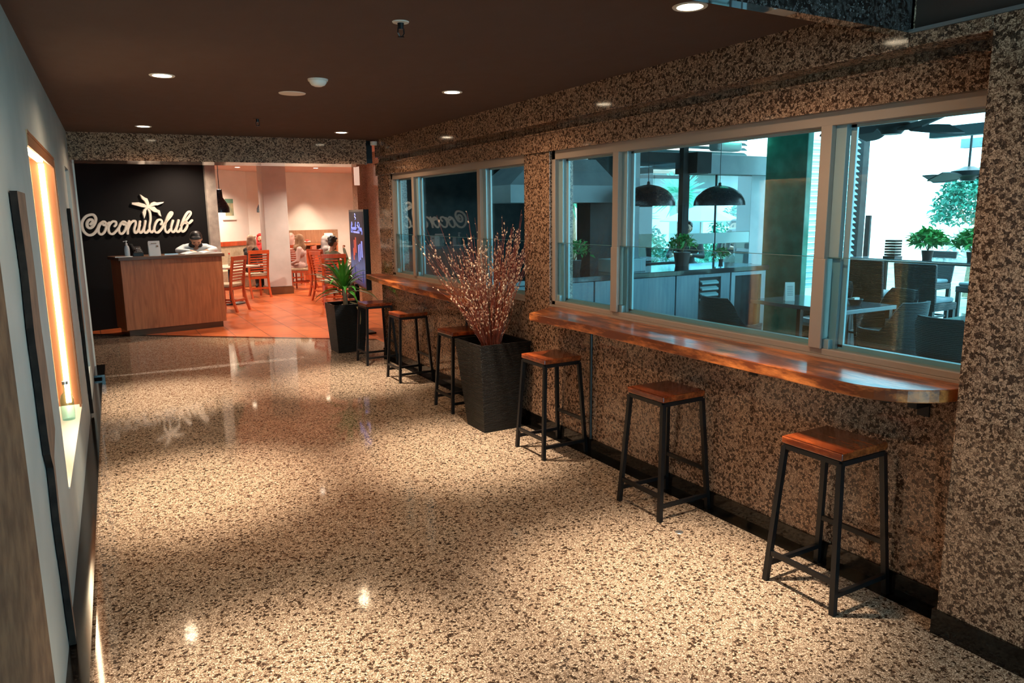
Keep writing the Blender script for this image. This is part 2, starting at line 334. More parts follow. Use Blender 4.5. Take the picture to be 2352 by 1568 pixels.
# left wall with its lit recess
def lwbox(m, y0, y1, z0, z1, d0, d1):               # d measured out of the wall face (+X)
    m.hexa([(lx(y0) + d0, y0, z0), (lx(y0) + d1, y0, z0), (lx(y1) + d1, y1, z0), (lx(y1) + d0, y1, z0)],
           [(lx(y0) + d0, y0, z1), (lx(y0) + d1, y0, z1), (lx(y1) + d1, y1, z1), (lx(y1) + d0, y1, z1)])
NY0, NY1, NZ0, NZ1 = 3.96, 5.78, .42, 2.085
m = MB()
for a in ((2.53, NY0, 0, 2.6), (NY0, NY1, 0, NZ0), (NY0, NY1, NZ1, 2.6), (NY1, 7.3, 0, 2.6), (7.3, 7.95, 0, .3), (7.3, 7.95, 2.126, 2.6), (7.95, 9.05, 0, 2.6), (-4, 1.46, 0, 3.3), (1.46, 1.84, 2.6, 3.3)): lwbox(m, *a, -.30, 0)
struct(m.build('wall_left', 'left'), 'pale plaster wall along the left side of the corridor')
m = MB(); lwbox(m, 1.46, 2.53, 0, 2.6, -.30, .006); struct(m.build('wall_left', 'leftp'), 'rough brown panel at the near end of the left wall')
m = MB(); m.m = 0; lwbox(m, NY0, NY1, NZ0, NZ1, -.30, -.13)
struct(m.build('wall_left', 'nichewall'), 'tan stone panel at the back of the lit wall recess')
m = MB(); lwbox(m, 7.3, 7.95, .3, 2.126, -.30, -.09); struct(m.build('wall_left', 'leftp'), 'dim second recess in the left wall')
# copper lining of the lit recess
rt = thing('trim_2', 'copper lining round the lit wall recess', 'trim', (lx(5), 5, 0), world=True, kind='structure')
for a in ((NY0, NY1, NZ1 - .016, NZ1, -.13, .006), (NY1 - .016, NY1, NZ0, NZ1 - .016, -.13, .006), (NY1 - .11, NY1 - .016, NZ0 + .01, NZ1 - .016, -.006, .004), (NY0, NY1 - .11, NZ1 - .07, NZ1 - .016, -.006, .004)):
    m = MB(); lwbox(m, *a); m.build('lining', 'copper', rt)
m = MB(); lwbox(m, NY0, NY1, NZ0, NZ0 + .008, -.13, .006); m.build('ledge', 'white', rt)
# led strips tucked along the recess
for i, a in enumerate(((NY0 + .004, NY0 + .02, NZ0 + .03, NZ1 - .04, -.085, -.055), (NY1 - .034, NY1 - .018, NZ0 + .03, NZ1 - .04, -.085, -.055), (NY0 + .05, NY1 - .07, NZ1 - .034, NZ1 - .018, -.085, -.055))):
    m = MB(); lwbox(m, *a); o = m.build('led_strip', 'led')
    tag(o, ['warm light strip up the near side of the left wall recess', 'warm light strip up the far side of the left wall recess', 'warm light strip under the top of the left wall recess'][i], 'light strip', 'light strips in the wall recess')
# a clear glass bottle at the far end of the recess ledge
bt = thing('glass_bottle', 'clear glass bottle on the ledge of the lit wall recess', 'bottle', (lx(5.35) - .055, 5.35, NZ0 + .008))
m = MB(); m.lathe([(.0, 0), (.036, 0), (.038, .01), (.038, .13), (.030, .16), (.014, .18), (.013, .22), (.016, .222), (.016, .23), (.0, .23)], seg=18); m.build('body', 'glass2', bt, smooth=True)
m = MB(); m.lathe([(.0, .23), (.017, .23), (.017, .25), (.0, .25)], seg=14); m.build('cap', 'steel', bt, smooth=True)
# baseboard of black granite
m = MB(); lwbox(m, 2.0, 8.4, 0, .06, 0, .075); struct(m.build('baseboard_left', 'border'), 'low black granite skirting of the left wall', 'baseboard')
m = MB(); lwbox(m, 8.5, 9.12, 0, .10, 0, .10); struct(m.build('baseboard_left', 'border'), 'raised black skirting block at the far end of the left wall', 'baseboard')
m = MB(); m.box(-.165, 9.06, .0, -.075, 9.2, 2.3); m.box(-.20, 9.02, .0, -.14, 9.06, 2.3); struct(m.build('trim_3', 'white'), 'pale jamb at the far end of the left wall', 'trim')

# carved wooden boards hung on the left wall (wavy blade above a thin tail)
def board(y0, ztop, zbot, zb, wid, label, amp=.014):
    t = thing('carved_board', label, 'wall decoration', (lx(y0) , y0, zbot), world=True, group='carved wooden boards on the left wall')
    n = 26; near = []; far = []
    for i in range(n + 1):
        z = ztop + (zbot - ztop) * i / n; wv = amp * math.sin(z * 9.0) + amp * .6 * math.sin(z * 17 + 1)
        blade = z > zb; nn = y0 + wv + (0 if blade else .05 + .05 * (zb - z)); ff = nn + (wid - .02 * math.sin(z * 5) if blade else .13 - .04 * (zb - z))
        near.append((nn, z)); far.append((ff, z))
    m = MB(); F_ = .026; k = len(near)
    vs = []
    for (a, z), (b, _) in zip(near, far): vs += [(lx(a) + .004, a, z), (lx(a) + F_, a, z), (lx(b) + F_ * .8, b, z), (lx(b) + .004, b, z)]
    fs = []; mi = []
    for i in range(k - 1):
        for q in range(4): fs.append((i * 4 + q, i * 4 + (q + 1) % 4, (i + 1) * 4 + (q + 1) % 4, (i + 1) * 4 + q)); mi.append(1 if q == 1 else 0)
    fs += [(0, 1, 2, 3), tuple(4 * (k - 1) + q for q in (3, 2, 1, 0))]; mi += [0, 0]
    m.v = [tuple(map(float, p)) for p in vs]; m.f = fs; m.mi = mi
    m.build('board', ['darkwood', 'plankface'], t)
    for z in (ztop - .18, zb + .07): m = MB(); m.box(lx(y0) + .0, y0 + .08, z, lx(y0) + .016, y0 + .12, z + .03); m.build('bracket', 'black', t)
board(3.0, 1.79, .07, .84, .34, 'dark wavy carved board hung nearest on the left wall, before the lit recess')
board(6.78, 1.77, .09, .80, .28, 'dark wavy carved board hung past the lit recess')

# right wall
XW, XP, XG = 2.98, 2.83, 3.03
m = MB()
m.box(XP, -1.0, 0, 3.30, 1.53, 2.366)
m.box(XP, 1.53, 2.315, 2.995, 1.84, 2.366)                       # near pier
m.box(XW, 1.53, 0, 3.17, 8.38, 1.0)                     # wall under the windows
m.box(XW, 4.66, 1.0, 3.19, 5.03, 2.137)                  # pier between the windows
m.box(XW, 8.0, 1.0, 3.19, 8.38, 2.137)                   # end pier
m.box(2.955, 1.53, 2.137, 3.19, 8.38, 2.268); m.box(2.995, 1.53, 2.268, 3.19, 8.38, 2.366); m.box(2.995, 1.9, 2.366, 3.19, 8.38, 2.6)                   # lower band of the header
m.box(XP, 1.84, 2.315, 2.995, 8.02, 2.6)                     # upper band, stands proud
m.box(2.935, 1.53, 2.262, 2.995, 8.38, 2.274)
wr = struct(m.build('wall_right', 'wall', bevel=.003), 'speckled granite wall with two wide windows', 'wall')
m = MB(); m.box(XW, 1.53, 1.0, 3.17, 4.66, 1.012); m.box(XW, 5.03, 1.0, 3.17, 8.0, 1.012); struct(m.build('trim_4', 'frame'), 'tan sill under the windows', 'trim')
m = MB(); m.box(XW - .010, 1.53, 0, XW, 8.38, .105); m.box(XP - .012, -1.0, 0, XP, 1.53, .105); m.box(XP - .012, 1.53, 0, XW - .012, 1.542, .105)
m.box(XW - .010, 8.38, 0, 3.25, 8.39, .105)
struct(m.build('baseboard_right', 'border'), 'black granite skirting of the right wall', 'baseboard')
m = MB(); m.box(2.915, 1.542, -.01, XW - .010, 8.38, .0015); struct(m.build('trim_13', 'border'), 'dark polished floor strip under the counters', 'trim')

# ceiling, cross beams
m = MB(); m.box(-.6, 1.84, 2.5, XP + .1, 8.4, 2.6); struct(m.build('ceiling', 'ceiling'), 'dark brown corridor ceiling', 'ceiling')
m = MB(); m.box(-.6, 1.84, 2.37, XP + .02, 1.90, 3.35); struct(m.build('trim_5', 'soffit'), 'glossy polished granite fascia hanging above the corridor mouth near the camera', 'trim')
m = MB(); m.box(XP + .03, -1.0, 2.38, 3.3, 1.9, 3.35); struct(m.build('wall_right', 'ceiling'), 'dark brown wall above the near granite pier')
m = MB(); m.box(XP - .006, -1.0, 2.366, 3.3, 1.84, 2.38); struct(m.build('trim_14', 'steel'), 'thin ledge on top of the near granite pier, bright steel painting its caught light', 'trim')  # steel paints the bright line of light along the ledge edge
m = MB(); m.hexa([(-.6, 8.36, 2.24), (2.72, 7.98, 2.24), (2.76, 8.5, 2.24), (-.6, 8.9, 2.24)], [(-.6, 8.36, 2.6), (2.72, 7.98, 2.6), (2.76, 8.5, 2.6), (-.6, 8.9, 2.6)])
struct(m.build('trim_6', 'wall'), 'granite beam across the far end of the corridor', 'trim')
m = MB(); m.box(2.72, 8.08, 2.26, 2.82, 8.2, 2.5); struct(m.build('trim_7', 'black'), 'black block painting the shade in the gap beside the far granite beam', 'trim')  # solid black block stands for the shade inside the gap
# lobby behind the camera: side walls, high ceiling and an assumed glazed front
m = MB(); m.box(-3.2, -4, 0, -3.0, 1, 3.3); m.box(-3.2, .6, 0, lx(1) - .29, 1, 3.3); m.box(6, -4, 0, 6.2, -1, 3.3); m.box(3.25, -1.1, 0, 6.2, -.9, 3.3); m.box(-.6, 1.9, 2.6, 3.3, 2.0, 3.35)
struct(m.build('wall_back', 'left'), 'pale lobby walls behind the camera')
m = MB(); m.box(-3.2, -4, 3.3, 6.2, 1.9, 3.4); struct(m.build('ceiling', 'ceiling'), 'lobby ceiling behind the camera', 'ceiling')
wl = thing('assumed_window_3', 'assumed glazed lobby front behind the camera', 'window', (1.5, -4, 0), world=True, kind='structure')  # unseen glazing, assumed from the cool light in the corridor
m = MB()
for x in (-3.0, -.75, 1.5, 3.75, 6.0): m.box(x - .05, -4.05, 0, x + .05, -3.95, 3.3)
m.box(-3, -4.05, 2.2, 6, -3.95, 2.3); m.box(-3, -4.05, 0, 6, -3.95, .1); m.build('window_frame', 'frameblue', wl)
m = MB(); m.box(-3, -4.01, .1, 6, -4.0, 3.3); m.build('pane', 'glass', wl)

# ------------------------------------------------------------------ windows
def window(name, y0, y1, muls, label):
    t = thing(name, label, 'window', (XG, y0, 1.01), world=True, kind='structure')
    zb, zt = 1.012, 2.14
    m = MB(); m.box(XG - .03, y0, zt - .062, XG + .05, y1, zt); m.box(XG - .03, y0, zb, XG + .05, y1, zb + .03)
    m.box(XG - .03, y1 - .045, zb, XG + .05, y1, zt); m.box(XG - .03, y0, zb, XG + .05, y0 + .03, zt); m.build('window_frame', 'frame', t, bevel=.003)
    for y in muls:
        m = MB(); m.box(XG - .03, y - .03, zb + .03, XG + .05, y + .03, zt - .06); m.box(XG - .045, y - .048, zb + .03, XG - .03, y + .02, 1.47); m.build('mullion', 'frame', t, bevel=.003)
    # sash rails: the upper sash rail is narrow and grey-blue, the lower one sits in front of it
    edges = [y0 + .03] + list(muls) + [y1 - .045]
    for i in range(len(edges) - 1):
        a = edges[i] + (.03 if i else 0); b = edges[i + 1] - (.03 if i < len(edges) - 2 else 0)
        m = MB(); m.box(XG + .0, b - .055, 1.47, XG + .03, b, zt - .06); m.box(XG + .03, b - .085, 1.05, XG + .045, b - .055, zt - .06)
        m.box(XG + .01, b - .06, zb + .03, XG + .028, b - .015, 1.47); m.box(XG - .02, b - .045, zb + .03, XG + .04, b, zb + .075)
        m.build('sash_rail', 'frameblue', t, bevel=.002)
        m = MB(); m.box(XG - .008, a, zb + .03, XG - .002, b, 1.475); m.build('lower_pane', 'glass', t)
        m = MB(); m.box(XG - .009, a, 1.475, XG - .001, b, 1.478); m.build('pane_edge', 'glassedge', t)
        m = MB(); m.box(XG + .036, a, zb + .03, XG + .042, b, zt - .06); m.build('upper_pane', 'glass', t)
        m = MB(); m.box(XG + .03, a, zt - .075, XG + .045, b, zt - .06); m.box(XG + .03, a, zb + .03, XG + .06, b, zb + .052); m.build('track', 'frameblue', t)
    return t
window('window_1', 1.53, 4.66, (2.32, 3.90), 'wide window in the right wall looking onto the terrace')
window('window_2', 5.03, 8.0, (5.85, 7.37), 'wide window in the right wall beyond the granite pier')

# ================================================================== CORRIDOR FURNITURE
# wall counters: plank tops with a rounded near end
def counter(poly, label, brs, legs):
    c = (2.58, poly[0][1], .945)
    t = thing('window_counter', label, 'counter', c, world=True, group='wooden counters under the windows')
    m = MB(); m.prism(poly, .950, 1.003); m.build('counter_top', 'counter', t, bevel=.004, origin=c)
    for y in brs:
        m = MB(); m.box(XW - .30, y - .025, .942, XW, y + .025, .95); m.box(XW - .008, y - .025, .84, XW, y + .025, .945); m.box(XW - .09, y - .02, .885, XW - .008, y + .02, .944)
        m.build('bracket', 'black', t)
    for y in legs:
        m = MB(); m.tube([(2.95, y, .115), (2.95, y, .945)], .011, 8); m.box(2.90, y - .03, .88, 2.975, y + .03, .951); m.tube([(2.95, y, .12), (XW, y + .05, .12)], .009, 8)
        m.build('support_rod', 'black', t)
    return t
arc = [(2.66, 1.78), (2.70, 1.70), (2.76, 1.63), (2.82, 1.59), (2.90, 1.575)]
arc = [(2.93 - .305 * math.cos(a * PI / 24), 1.87 - .305 * math.sin(a * PI / 24)) for a in range(1, 13)]
counter([(2.632, 4.385), (2.655, 3.7), (2.642, 3.3), (2.632, 2.66), (2.632, 2.2), (2.625, 1.9)] + arc + [(2.995, 1.565), (2.995, 4.655), (2.979, 4.62)],
        'long burnt-wood counter with a rounded near end under the nearer window', (2.66, 1.74), (4.08,))
counter([(2.79, 8.38), (2.70, 7.6), (2.64, 6.7), (2.632, 5.5), (2.66, 5.36), (2.979, 5.31), (2.979, 7.9), (2.979, 8.38)], 'burnt-wood counter under the farther window, behind the willow planter', (7.35, 6.5), (6.04,))

# stools
def make_stool(label, loc, rz=0):
    t = thing('counter_stool', label, 'stool', loc, rz, 'wooden counter stools along the right wall')
    hs, hf = .155, .180
    m = MB(); m.box(-hs, -hs, .668, hs, hs, .702); m.build('seat', 'stool', t, bevel=.006)
    m = MB()
    for a, b in (((-1, -1), (1, -1)), ((1, -1), (1, 1)), ((1, 1), (-1, 1)), ((-1, 1), (-1, -1))):
        m.bar((a[0] * .142, a[1] * .142, .655), (b[0] * .142, b[1] * .142, .655), .022, .022)
    m.build('seat_frame', 'black', t)
    for sx in (-1, 1):
        for sy in (-1, 1):
            m = MB(); m.bar((sx * hf, sy * hf, 0), (sx * .142, sy * .142, .655), .024, .024); m.build('leg', 'black', t)
    def at(sx, sy, z): k = hf + (.142 - hf) * z / .655; return (sx * k, sy * k, z)
    for a, b, z in (((-1, -1), (-1, 1), .14), ((1, -1), (1, 1), .24), ((-1, -1), (1, -1), .085), ((-1, 1), (1, 1), .085)):
        m = MB(); m.bar(at(*a, z), at(*b, z), .018, .022); m.build('stretcher', 'black', t)
    return t
st = make_stool('wooden counter stool standing alone nearest to the camera', (2.770, 2.005, 0), 0)
for loc, rz, lab in (((2.778, 3.115, 0), 0.0, 'wooden counter stool in the middle of the nearer counter'),
                     ((2.775, 4.325, 0), .01, 'wooden counter stool at the far end of the nearer counter, beside the willow planter'),
                     ((2.745, 5.74, 0), .0, 'wooden counter stool half hidden behind the large willow planter'),
                     ((2.785, 7.08, 0), 0, 'wooden counter stool in the middle of the farther counter'),
                     ((2.785, 8.10, 0), .0, 'wooden counter stool at the far end of the farther counter')): dup(st, loc, rz, lab)

# planters
def pot(name, label, cx, cy, bt, tp, h, bcx, bcy, cat='planter'):
    t = thing(name, label, cat, (bcx, bcy, 0), world=True)
    b, q = bt / 2, tp / 2; wall = .018
    m = MB(); ob = [(bcx - b, bcy - b), (bcx + b, bcy - b), (bcx + b, bcy + b), (bcx - b, bcy + b)]; oq = [(cx - q, cy - q), (cx + q, cy - q), (cx + q, cy + q), (cx - q, cy + q)]
    iq = [(cx - q + wall, cy - q + wall), (cx + q - wall, cy - q + wall), (cx + q - wall, cy + q - wall), (cx - q + wall, cy + q - wall)]
    lo = h - .09; qq = q - wall - .008; il = [(cx - qq, cy - qq), (cx + qq, cy - qq), (cx + qq, cy + qq), (cx - qq, cy + qq)]
    vs = [(x, y, 0) for x, y in ob] + [(x, y, h) for x, y in oq] + [(x, y, h) for x, y in iq] + [(x, y, lo) for x, y in il]
    fs = [(3, 2, 1, 0), (12, 13, 14, 15)]
    for k in range(4):
        j = (k + 1) % 4; fs += [(k, j, 4 + j, 4 + k), (4 + k, 4 + j, 8 + j, 8 + k), (8 + k, 8 + j, 12 + j, 12 + k)]
    m.add(vs, fs); m.build('pot_body', 'pot', t)
    m = MB(); m.box(cx - qq + .002, cy - qq + .002, lo, cx + qq - .002, cy + qq - .002, lo + .02); m.build('soil', 'soil', t)
    return t
pot('square_planter', 'large tapered black square planter holding the willow branches', 2.725, 5.115, .30, .455, .70, 2.69, 5.07)
# pussy willow branches: each an arching stem with buds
wt = thing('willow_branches', 'tall spray of red-brown pussy willow branches standing in the large planter', 'branches', (2.70, 5.09, .60), world=True)
rnd = random.Random(11)
def branch(mb, a, tilt, L, rb, buds=True):
    p0 = Vector((2.70 + .075 * math.cos(a) * rnd.uniform(.1, 1), 5.09 + .075 * math.sin(a) * rnd.uniform(.1, 1), .631))
    d = Vector((math.cos(a) * math.sin(tilt), math.sin(a) * math.sin(tilt), math.cos(tilt))); out = Vector((math.cos(a), math.sin(a), 0))
    pts = []; n = 9; wob = rnd.uniform(0, 6)
    for i in range(n + 1):
        s = i / n; pts.append(p0 + d * (L * s) + out * (.07 * L * s * s) + Vector((math.sin(wob + s * 7) * .008 * s * 2, math.cos(wob * 1.7 + s * 6) * .008 * s * 2, 0)))
    pts = [Vector((min(p.x, 2.96), p.y, p.z)) for p in pts]
    rad = [rb * (1 - .72 * i / n) for i in range(n + 1)]
    mb.m = 0; mb.tube(pts, rad, 5)
    tips = [(pts, L)]
    if L > .7:
        for _ in range(rnd.choice((0, 1, 1, 2))):
            k = rnd.randint(5, 7); q = pts[k]; dd = (pts[k + 1] - pts[k]).normalized() + Vector((rnd.uniform(-.5, .5), rnd.uniform(-.5, .5), rnd.uniform(-.1, .3))); dd.normalize()
            l2 = rnd.uniform(.10, .24); pp = [q + dd * (l2 * j / 3) for j in range(4)]
            pp = [Vector((min(p.x, 2.96), p.y, p.z)) for p in pp]; mb.tube(pp, [rb * .4, rb * .34, rb * .26, rb * .18], 4); tips.append((pp, l2))
    mb.m = 1
    if buds:
        for pl, ll in tips:
            nb = int(ll / .055 * rnd.uniform(.5, 1.1))
            for _ in range(nb):
                s = rnd.uniform(.25 if pl is pts else .1, 1.0); f_ = s * (len(pl) - 1); i = min(int(f_), len(pl) - 2); p = pl[i].lerp(pl[i + 1], f_ - i)
                dr = (pl[i + 1] - pl[i]).normalized(); an = rnd.uniform(0, 2 * PI); sd = dr.orthogonal().normalized(); sd = sd * math.cos(an) + dr.cross(sd) * math.sin(an)
                r = rnd.choice((.003, .0035, .004, .0045, .0065)); q = p + sd * .004 + dr * .003; q.x = min(q.x, 2.965)
                mb.ball(q, (r, r, r * 1.7), 5, 4, rot=(dr + sd * .4).to_track_quat('Z', 'Y').to_matrix())
cnt = 0
for i in range(230):
    a = rnd.uniform(0, 2 * PI); tl = rnd.random() ** .8 * .60
    if math.cos(a) > .1: tl *= 1 - .68 * math.cos(a)             # the wall side stays upright
    L = rnd.uniform(.58, 1.10) * (1.0 if tl < .3 else .92) * rnd.choice((1, 1, 1, 1.08))
    if i < 95:
        m = MB(); branch(m, a, tl, L, rnd.uniform(.0028, .0040)); m.build('branch', ['stem', 'bud'], wt, smooth=True)
    else:
        if i == 95: big = MB()
        branch(big, a, tl * .95, L * .85, .0030)
tag(big.build('branches', ['stem', 'bud'], wt, smooth=True), kind='stuff')

# small planter with the strap-leaved plant
sp = pot('potted_plant', 'strap-leaved green plant in a smaller tapered black planter by the display screen', 2.735, 9.055, .335, .43, .60, 2.715, 9.01, 'potted plant')
rnd = random.Random(5)
m = MB(); m.tube([(2.72, 9.04, .52), (2.725, 9.04, .66), (2.715, 9.05, .78)], [.034, .03, .026], 10); m.build('trunk', 'trunk', sp, smooth=True)
for i in range(38):
    a = i * 2.399 + rnd.uniform(-.2, .2); e = rnd.uniform(.25, 1.35) if i < 30 else rnd.uniform(-.1, .2); L = rnd.uniform(.38, .60); p = Vector((2.715, 9.05, .74 + .06 * (i % 5) / 5)); pts = []
    if math.cos(a) > .6: L *= .8
    dx, dy = math.cos(a), math.sin(a); droop = rnd.uniform(.6, 1.6)
    for k in range(8):
        s = k / 7; el = e - droop * s * s; pts.append(p.copy()); p = p + Vector((dx * math.cos(el), dy * math.cos(el), math.sin(el))) * (L / 7)
    wd = [w_ * rnd.uniform(.9, 1.1) for w_ in (.009, .018, .025, .028, .025, .018, .010, .001)]
    m = MB(); m.strip(pts, wd, (0, 0, 1) if abs(e) < 1.2 else (dx, dy, .2), .35); m.build('leaf', 'leafdry' if i % 9 == 4 else 'leaf', sp, smooth=True)
m = MB(); m.strip([(2.75, 8.95, .62), (2.80, 8.87, .60), (2.82, 8.80, .52), (2.825, 8.795, .42), (2.825, 8.80, .35)], [.008, .014, .014, .010, .003], (0, -1, .3), .3); m.build('leaf', 'leafdry', sp, smooth=True)
m = MB()
for i in range(60):
    m.ball((2.735 + rnd.uniform(-.17, .17), 9.055 + rnd.uniform(-.17, .17), .545 + rnd.uniform(0, .012)), (rnd.uniform(.012, .024), rnd.uniform(.010, .02), rnd.uniform(.008, .014)), 8, 5)
tag(m.build('pebbles', 'pebble', sp, smooth=True), kind='stuff')

# display screen on a stand
P0 = Vector((3.16, 9.50, 0)); P1 = Vector((3.375, 10.82, 0)); ZB, ZT = .69, 1.765
du = (P1 - P0).normalized(); nn = Vector((-du.y, du.x, 0)); tilt = 0.0
sg = thing('display_screen', 'slim black digital display screen standing by the corner behind the potted plant', 'display', (3.267, 10.16, 0), world=True)
def scr(u, z, d=0): q = P0.lerp(P1, u) + nn * d; return (q.x, q.y, z)
m = MB(); m.hexa([scr(0, ZB, 0), scr(1, ZB, 0), scr(1, ZB, -.07), scr(0, ZB, -.07)], [scr(0, ZT, 0), scr(1, ZT, 0), scr(1, ZT, -.07), scr(0, ZT, -.07)]); m.build('casing', 'black', sg)
sm, t_, b_ = nt('screen_image'); g_ = t_.nodes.new('ShaderNodeTexCoord'); s_ = t_.nodes.new('ShaderNodeSeparateXYZ'); t_.links.new(g_.outputs['Object'], s_.inputs[0])
mp = t_.nodes.new('ShaderNodeMapRange'); mp.inputs['From Min'].default_value = ZB; mp.inputs['From Max'].default_value = ZT; t_.links.new(s_.outputs[2], mp.inputs['Value'])
cr = ramp(t_, [(0.0, (.10, .04, .10)), (.10, (.16, .14, .32)), (.28, (.25, .32, .62)), (.45, (.05, .05, .14)), (.62, (.10, .02, .03)), (.72, (.07, .05, .08)), (1, (.05, .05, .065))]); t_.links.new(mp.outputs[0], cr.inputs[0])
nz = t_.nodes.new('ShaderNodeTexNoise'); nz.inputs['Scale'].default_value = 4; t_.links.new(g_.outputs['Object'], nz.inputs['Vector'])
mq = t_.nodes.new('ShaderNodeMix'); mq.data_type = 'RGBA'; mq.blend_type = 'MULTIPLY'; mq.inputs[0].default_value = .6; rr = ramp(t_, [(.35, (.5, .5, .5)), (.65, (1.4, 1.3, 1.3))]); t_.links.new(nz.outputs['Fac'], rr.inputs[0])
t_.links.new(cr.outputs[0], mq.inputs[6]); t_.links.new(rr.outputs[0], mq.inputs[7]); t_.links.new(mq.outputs[2], b_.inputs['Emission Color']); b_.inputs['Emission Strength'].default_value = .35; b_.inputs['Base Color'].default_value = (.01, .01, .012, 1); b_.inputs['Roughness'].default_value = .5; b_.inputs['Specular IOR Level'].default_value = .1
def quad(m, u0, z0, u1, z1, d): m.hexa([scr(u0, z0, d), scr(u1, z0, d), scr(u1, z0, d - .004), scr(u0, z0, d - .004)], [scr(u0, z1, d), scr(u1, z1, d), scr(u1, z1, d - .004), scr(u0, z1, d - .004)])
m = MB(); quad(m, .03, ZB + .03, .97, ZT - .03, .003); sc_o = m.build('screen', sm, sg)
glow = M('screen_glow_blue', (.2, .25, .9), .4, emit=(.35, .40, 1), es=.7); glow2 = M('screen_glow_red', (.5, .05, .03), .4, emit=(.8, .12, .07), es=.3); ink = M('screen_dark_lines', (.02, .02, .08), .4, emit=(.03, .03, .14), es=1)
m = MB()
def U(u): return 1 - u           # screen reads from its far edge to its near edge
def stroke(m, pts, r, d=.006): m.tube([scr(U(a), ZB + (ZT - ZB) * b, d) for a, b in pts], r, 4)
for s_ in ([(.16, .70), (.20, .80), (.23, .84), (.26, .81), (.20, .77), (.27, .75), (.24, .70), (.18, .71)], [(.30, .74), (.33, .77), (.34, .74), (.38, .77), (.40, .74), (.43, .77), (.45, .74), (.50, .84), (.49, .74), (.53, .76)],
           [(.72, .83), (.66, .84), (.62, .80), (.70, .77), (.68, .73), (.62, .73)], [(.74, .82), (.77, .73), (.80, .77), (.84, .73), (.86, .77), (.90, .72), (.88, .69)], [(.46, .95), (.50, .93), (.46, .91), (.52, .89), (.48, .87)]): stroke(m, s_, .006)
quad(m, U(.72), 1.44, U(.30), 1.465, .006); quad(m, U(.82), 1.515, U(.2), 1.520, .006)
quad(m, U(.74), 1.30, U(.70), .98 + .1, .006); quad(m, U(.86), 1.34, U(.80), 1.12, .006); quad(m, U(.64), 1.28, U(.60), 1.05, .006)
m.build('lettering', glow, sc_o, origin=(3.267, 10.16, 0))
m = MB()
for uu, z0, z1 in ((.30, 1.12, 1.34), (.24, 1.05, 1.22), (.40, 1.16, 1.38)): quad(m, U(uu + .07), z0, U(uu), z1, .005)
m.build('picture_band', glow2, sc_o, origin=(3.267, 10.16, 0))
m = MB()
for z in (.80, .86, .92): stroke(m, [(.35, (z - ZB + .03) / (ZT - ZB)), (.85, (z - ZB - .03) / (ZT - ZB))], .005)
stroke(m, [(.35, .13), (.33, .27)], .005); stroke(m, [(.85, .08), (.85, .22)], .005); m.build('diagram_lines', ink, sc_o, origin=(3.267, 10.16, 0))
m = MB(); m.box(3.25, 10.28, .02, 3.31, 10.34, ZB + .02); m.box(3.10, 10.05, 0, 3.46, 10.55, .025); m.build('stand', 'black', sg)

# downlights in the corridor ceiling
def downlight(x, y, z, label, E=1.0, on=True, group='corridor ceiling downlights'):
    t = thing('ceiling_downlight', label, 'light', (x, y, z), group=group)
    m = MB(); m.lathe([(.052, .0), (.052, -.003), (.067, -.004), (.070, .0)], seg=28, close=True); m.build('rim', 'white', t, smooth=True)
    m = MB(); m.lathe([(.0, -.0005), (.051, -.0005), (.051, -.003), (.0, -.003)], seg=24); m.build('lens', 'lamp', t)
    l = light('downlight_beam', 'SPOT', (x, y, z - .02), 600 * E, (1.0, .82, .62), (0, 0, 0), spot_size=math.radians(47), spot_blend=1.0, shadow_soft_size=.035)
    l.parent = t; l.location = (0, 0, -.02)
    l = light('downlight_fill', 'SPOT', (x, y, z - .02), 42 * E, (1.0, .68, .42), (0, 0, 0), spot_size=math.radians(160), spot_blend=.7, shadow_soft_size=.035)  # second wide spot added to each lamp as weak fill
    l.parent = t; l.location = (0, 0, -.02)
    return t
for x, y, lab in ((.448, 4.84, 'round ceiling downlight on the left, second row from the camera'), (2.20, 4.65, 'round ceiling downlight on the right, above the willow planter'),
                  (2.16, 2.34, 'large-looking round downlight nearest the camera on the right'), (.51, 7.57, 'round ceiling downlight on the left in the far row before the beam'),
                  (2.258, 7.35, 'round ceiling downlight on the right in the far row before the beam')): downlight(x, y, 2.5, lab)
downlight(.45, 2.34, 2.5, 'assumed round ceiling downlight on the left, nearest the camera')  # out of view, lamp assumed from the light pool on the floor
# speaker, detector, sprinklers
sk = thing('ceiling_speaker', 'flat round pale speaker grille flush in the brown ceiling', 'speaker', (1.262, 5.155, 2.5))
m = MB(); m.lathe([(0, -.004), (.085, -.004), (.088, 0), (0, 0)], seg=32); m.build('grille', 'plastic', sk, smooth=True)
sd = thing('smoke_detector', 'white domed smoke detector on the brown ceiling', 'smoke detector', (1.276, 4.57, 2.5))
m = MB(); m.lathe([(0, -.012), (.058, -.012), (.060, 0), (0, 0)], seg=28); m.build('base', 'plastic', sd, smooth=True)
m = MB(); m.lathe([(0, -.042), (.022, -.042), (.040, -.034), (.050, -.020), (.050, -.012), (0, -.012)], seg=28); m.build('dome', 'white', sd, smooth=True)
def sprinkler(x, y, lab, cover=True):
    t = thing('fire_sprinkler', lab, 'sprinkler', (x, y, 2.5), group='ceiling sprinklers')
    m = MB(); m.lathe([(0, -.006), (.034, -.004), (.036, 0), (0, 0)], seg=24); m.build('plate', 'plastic' if cover else 'ceiling', t, smooth=True)
    m = MB(); m.lathe([(0, -.03), (.012, -.03), (.014, -.006), (0, -.006)], seg=14); m.tube([(-.012, 0, -.025), (-.014, 0, -.045), (-.005, 0, -.06)], .003, 5); m.tube([(.012, 0, -.025), (.014, 0, -.045), (.005, 0, -.06)], .003, 5)
    m.lathe([(0, -.064), (.014, -.064), (.014, -.060), (0, -.060)], seg=14); m.build('head', 'black', t)
sprinkler(1.227, 3.085, 'black sprinkler head hanging nearest the camera'); sprinkler(1.312, 6.592, 'small dark sprinkler head farther along the ceiling', False)
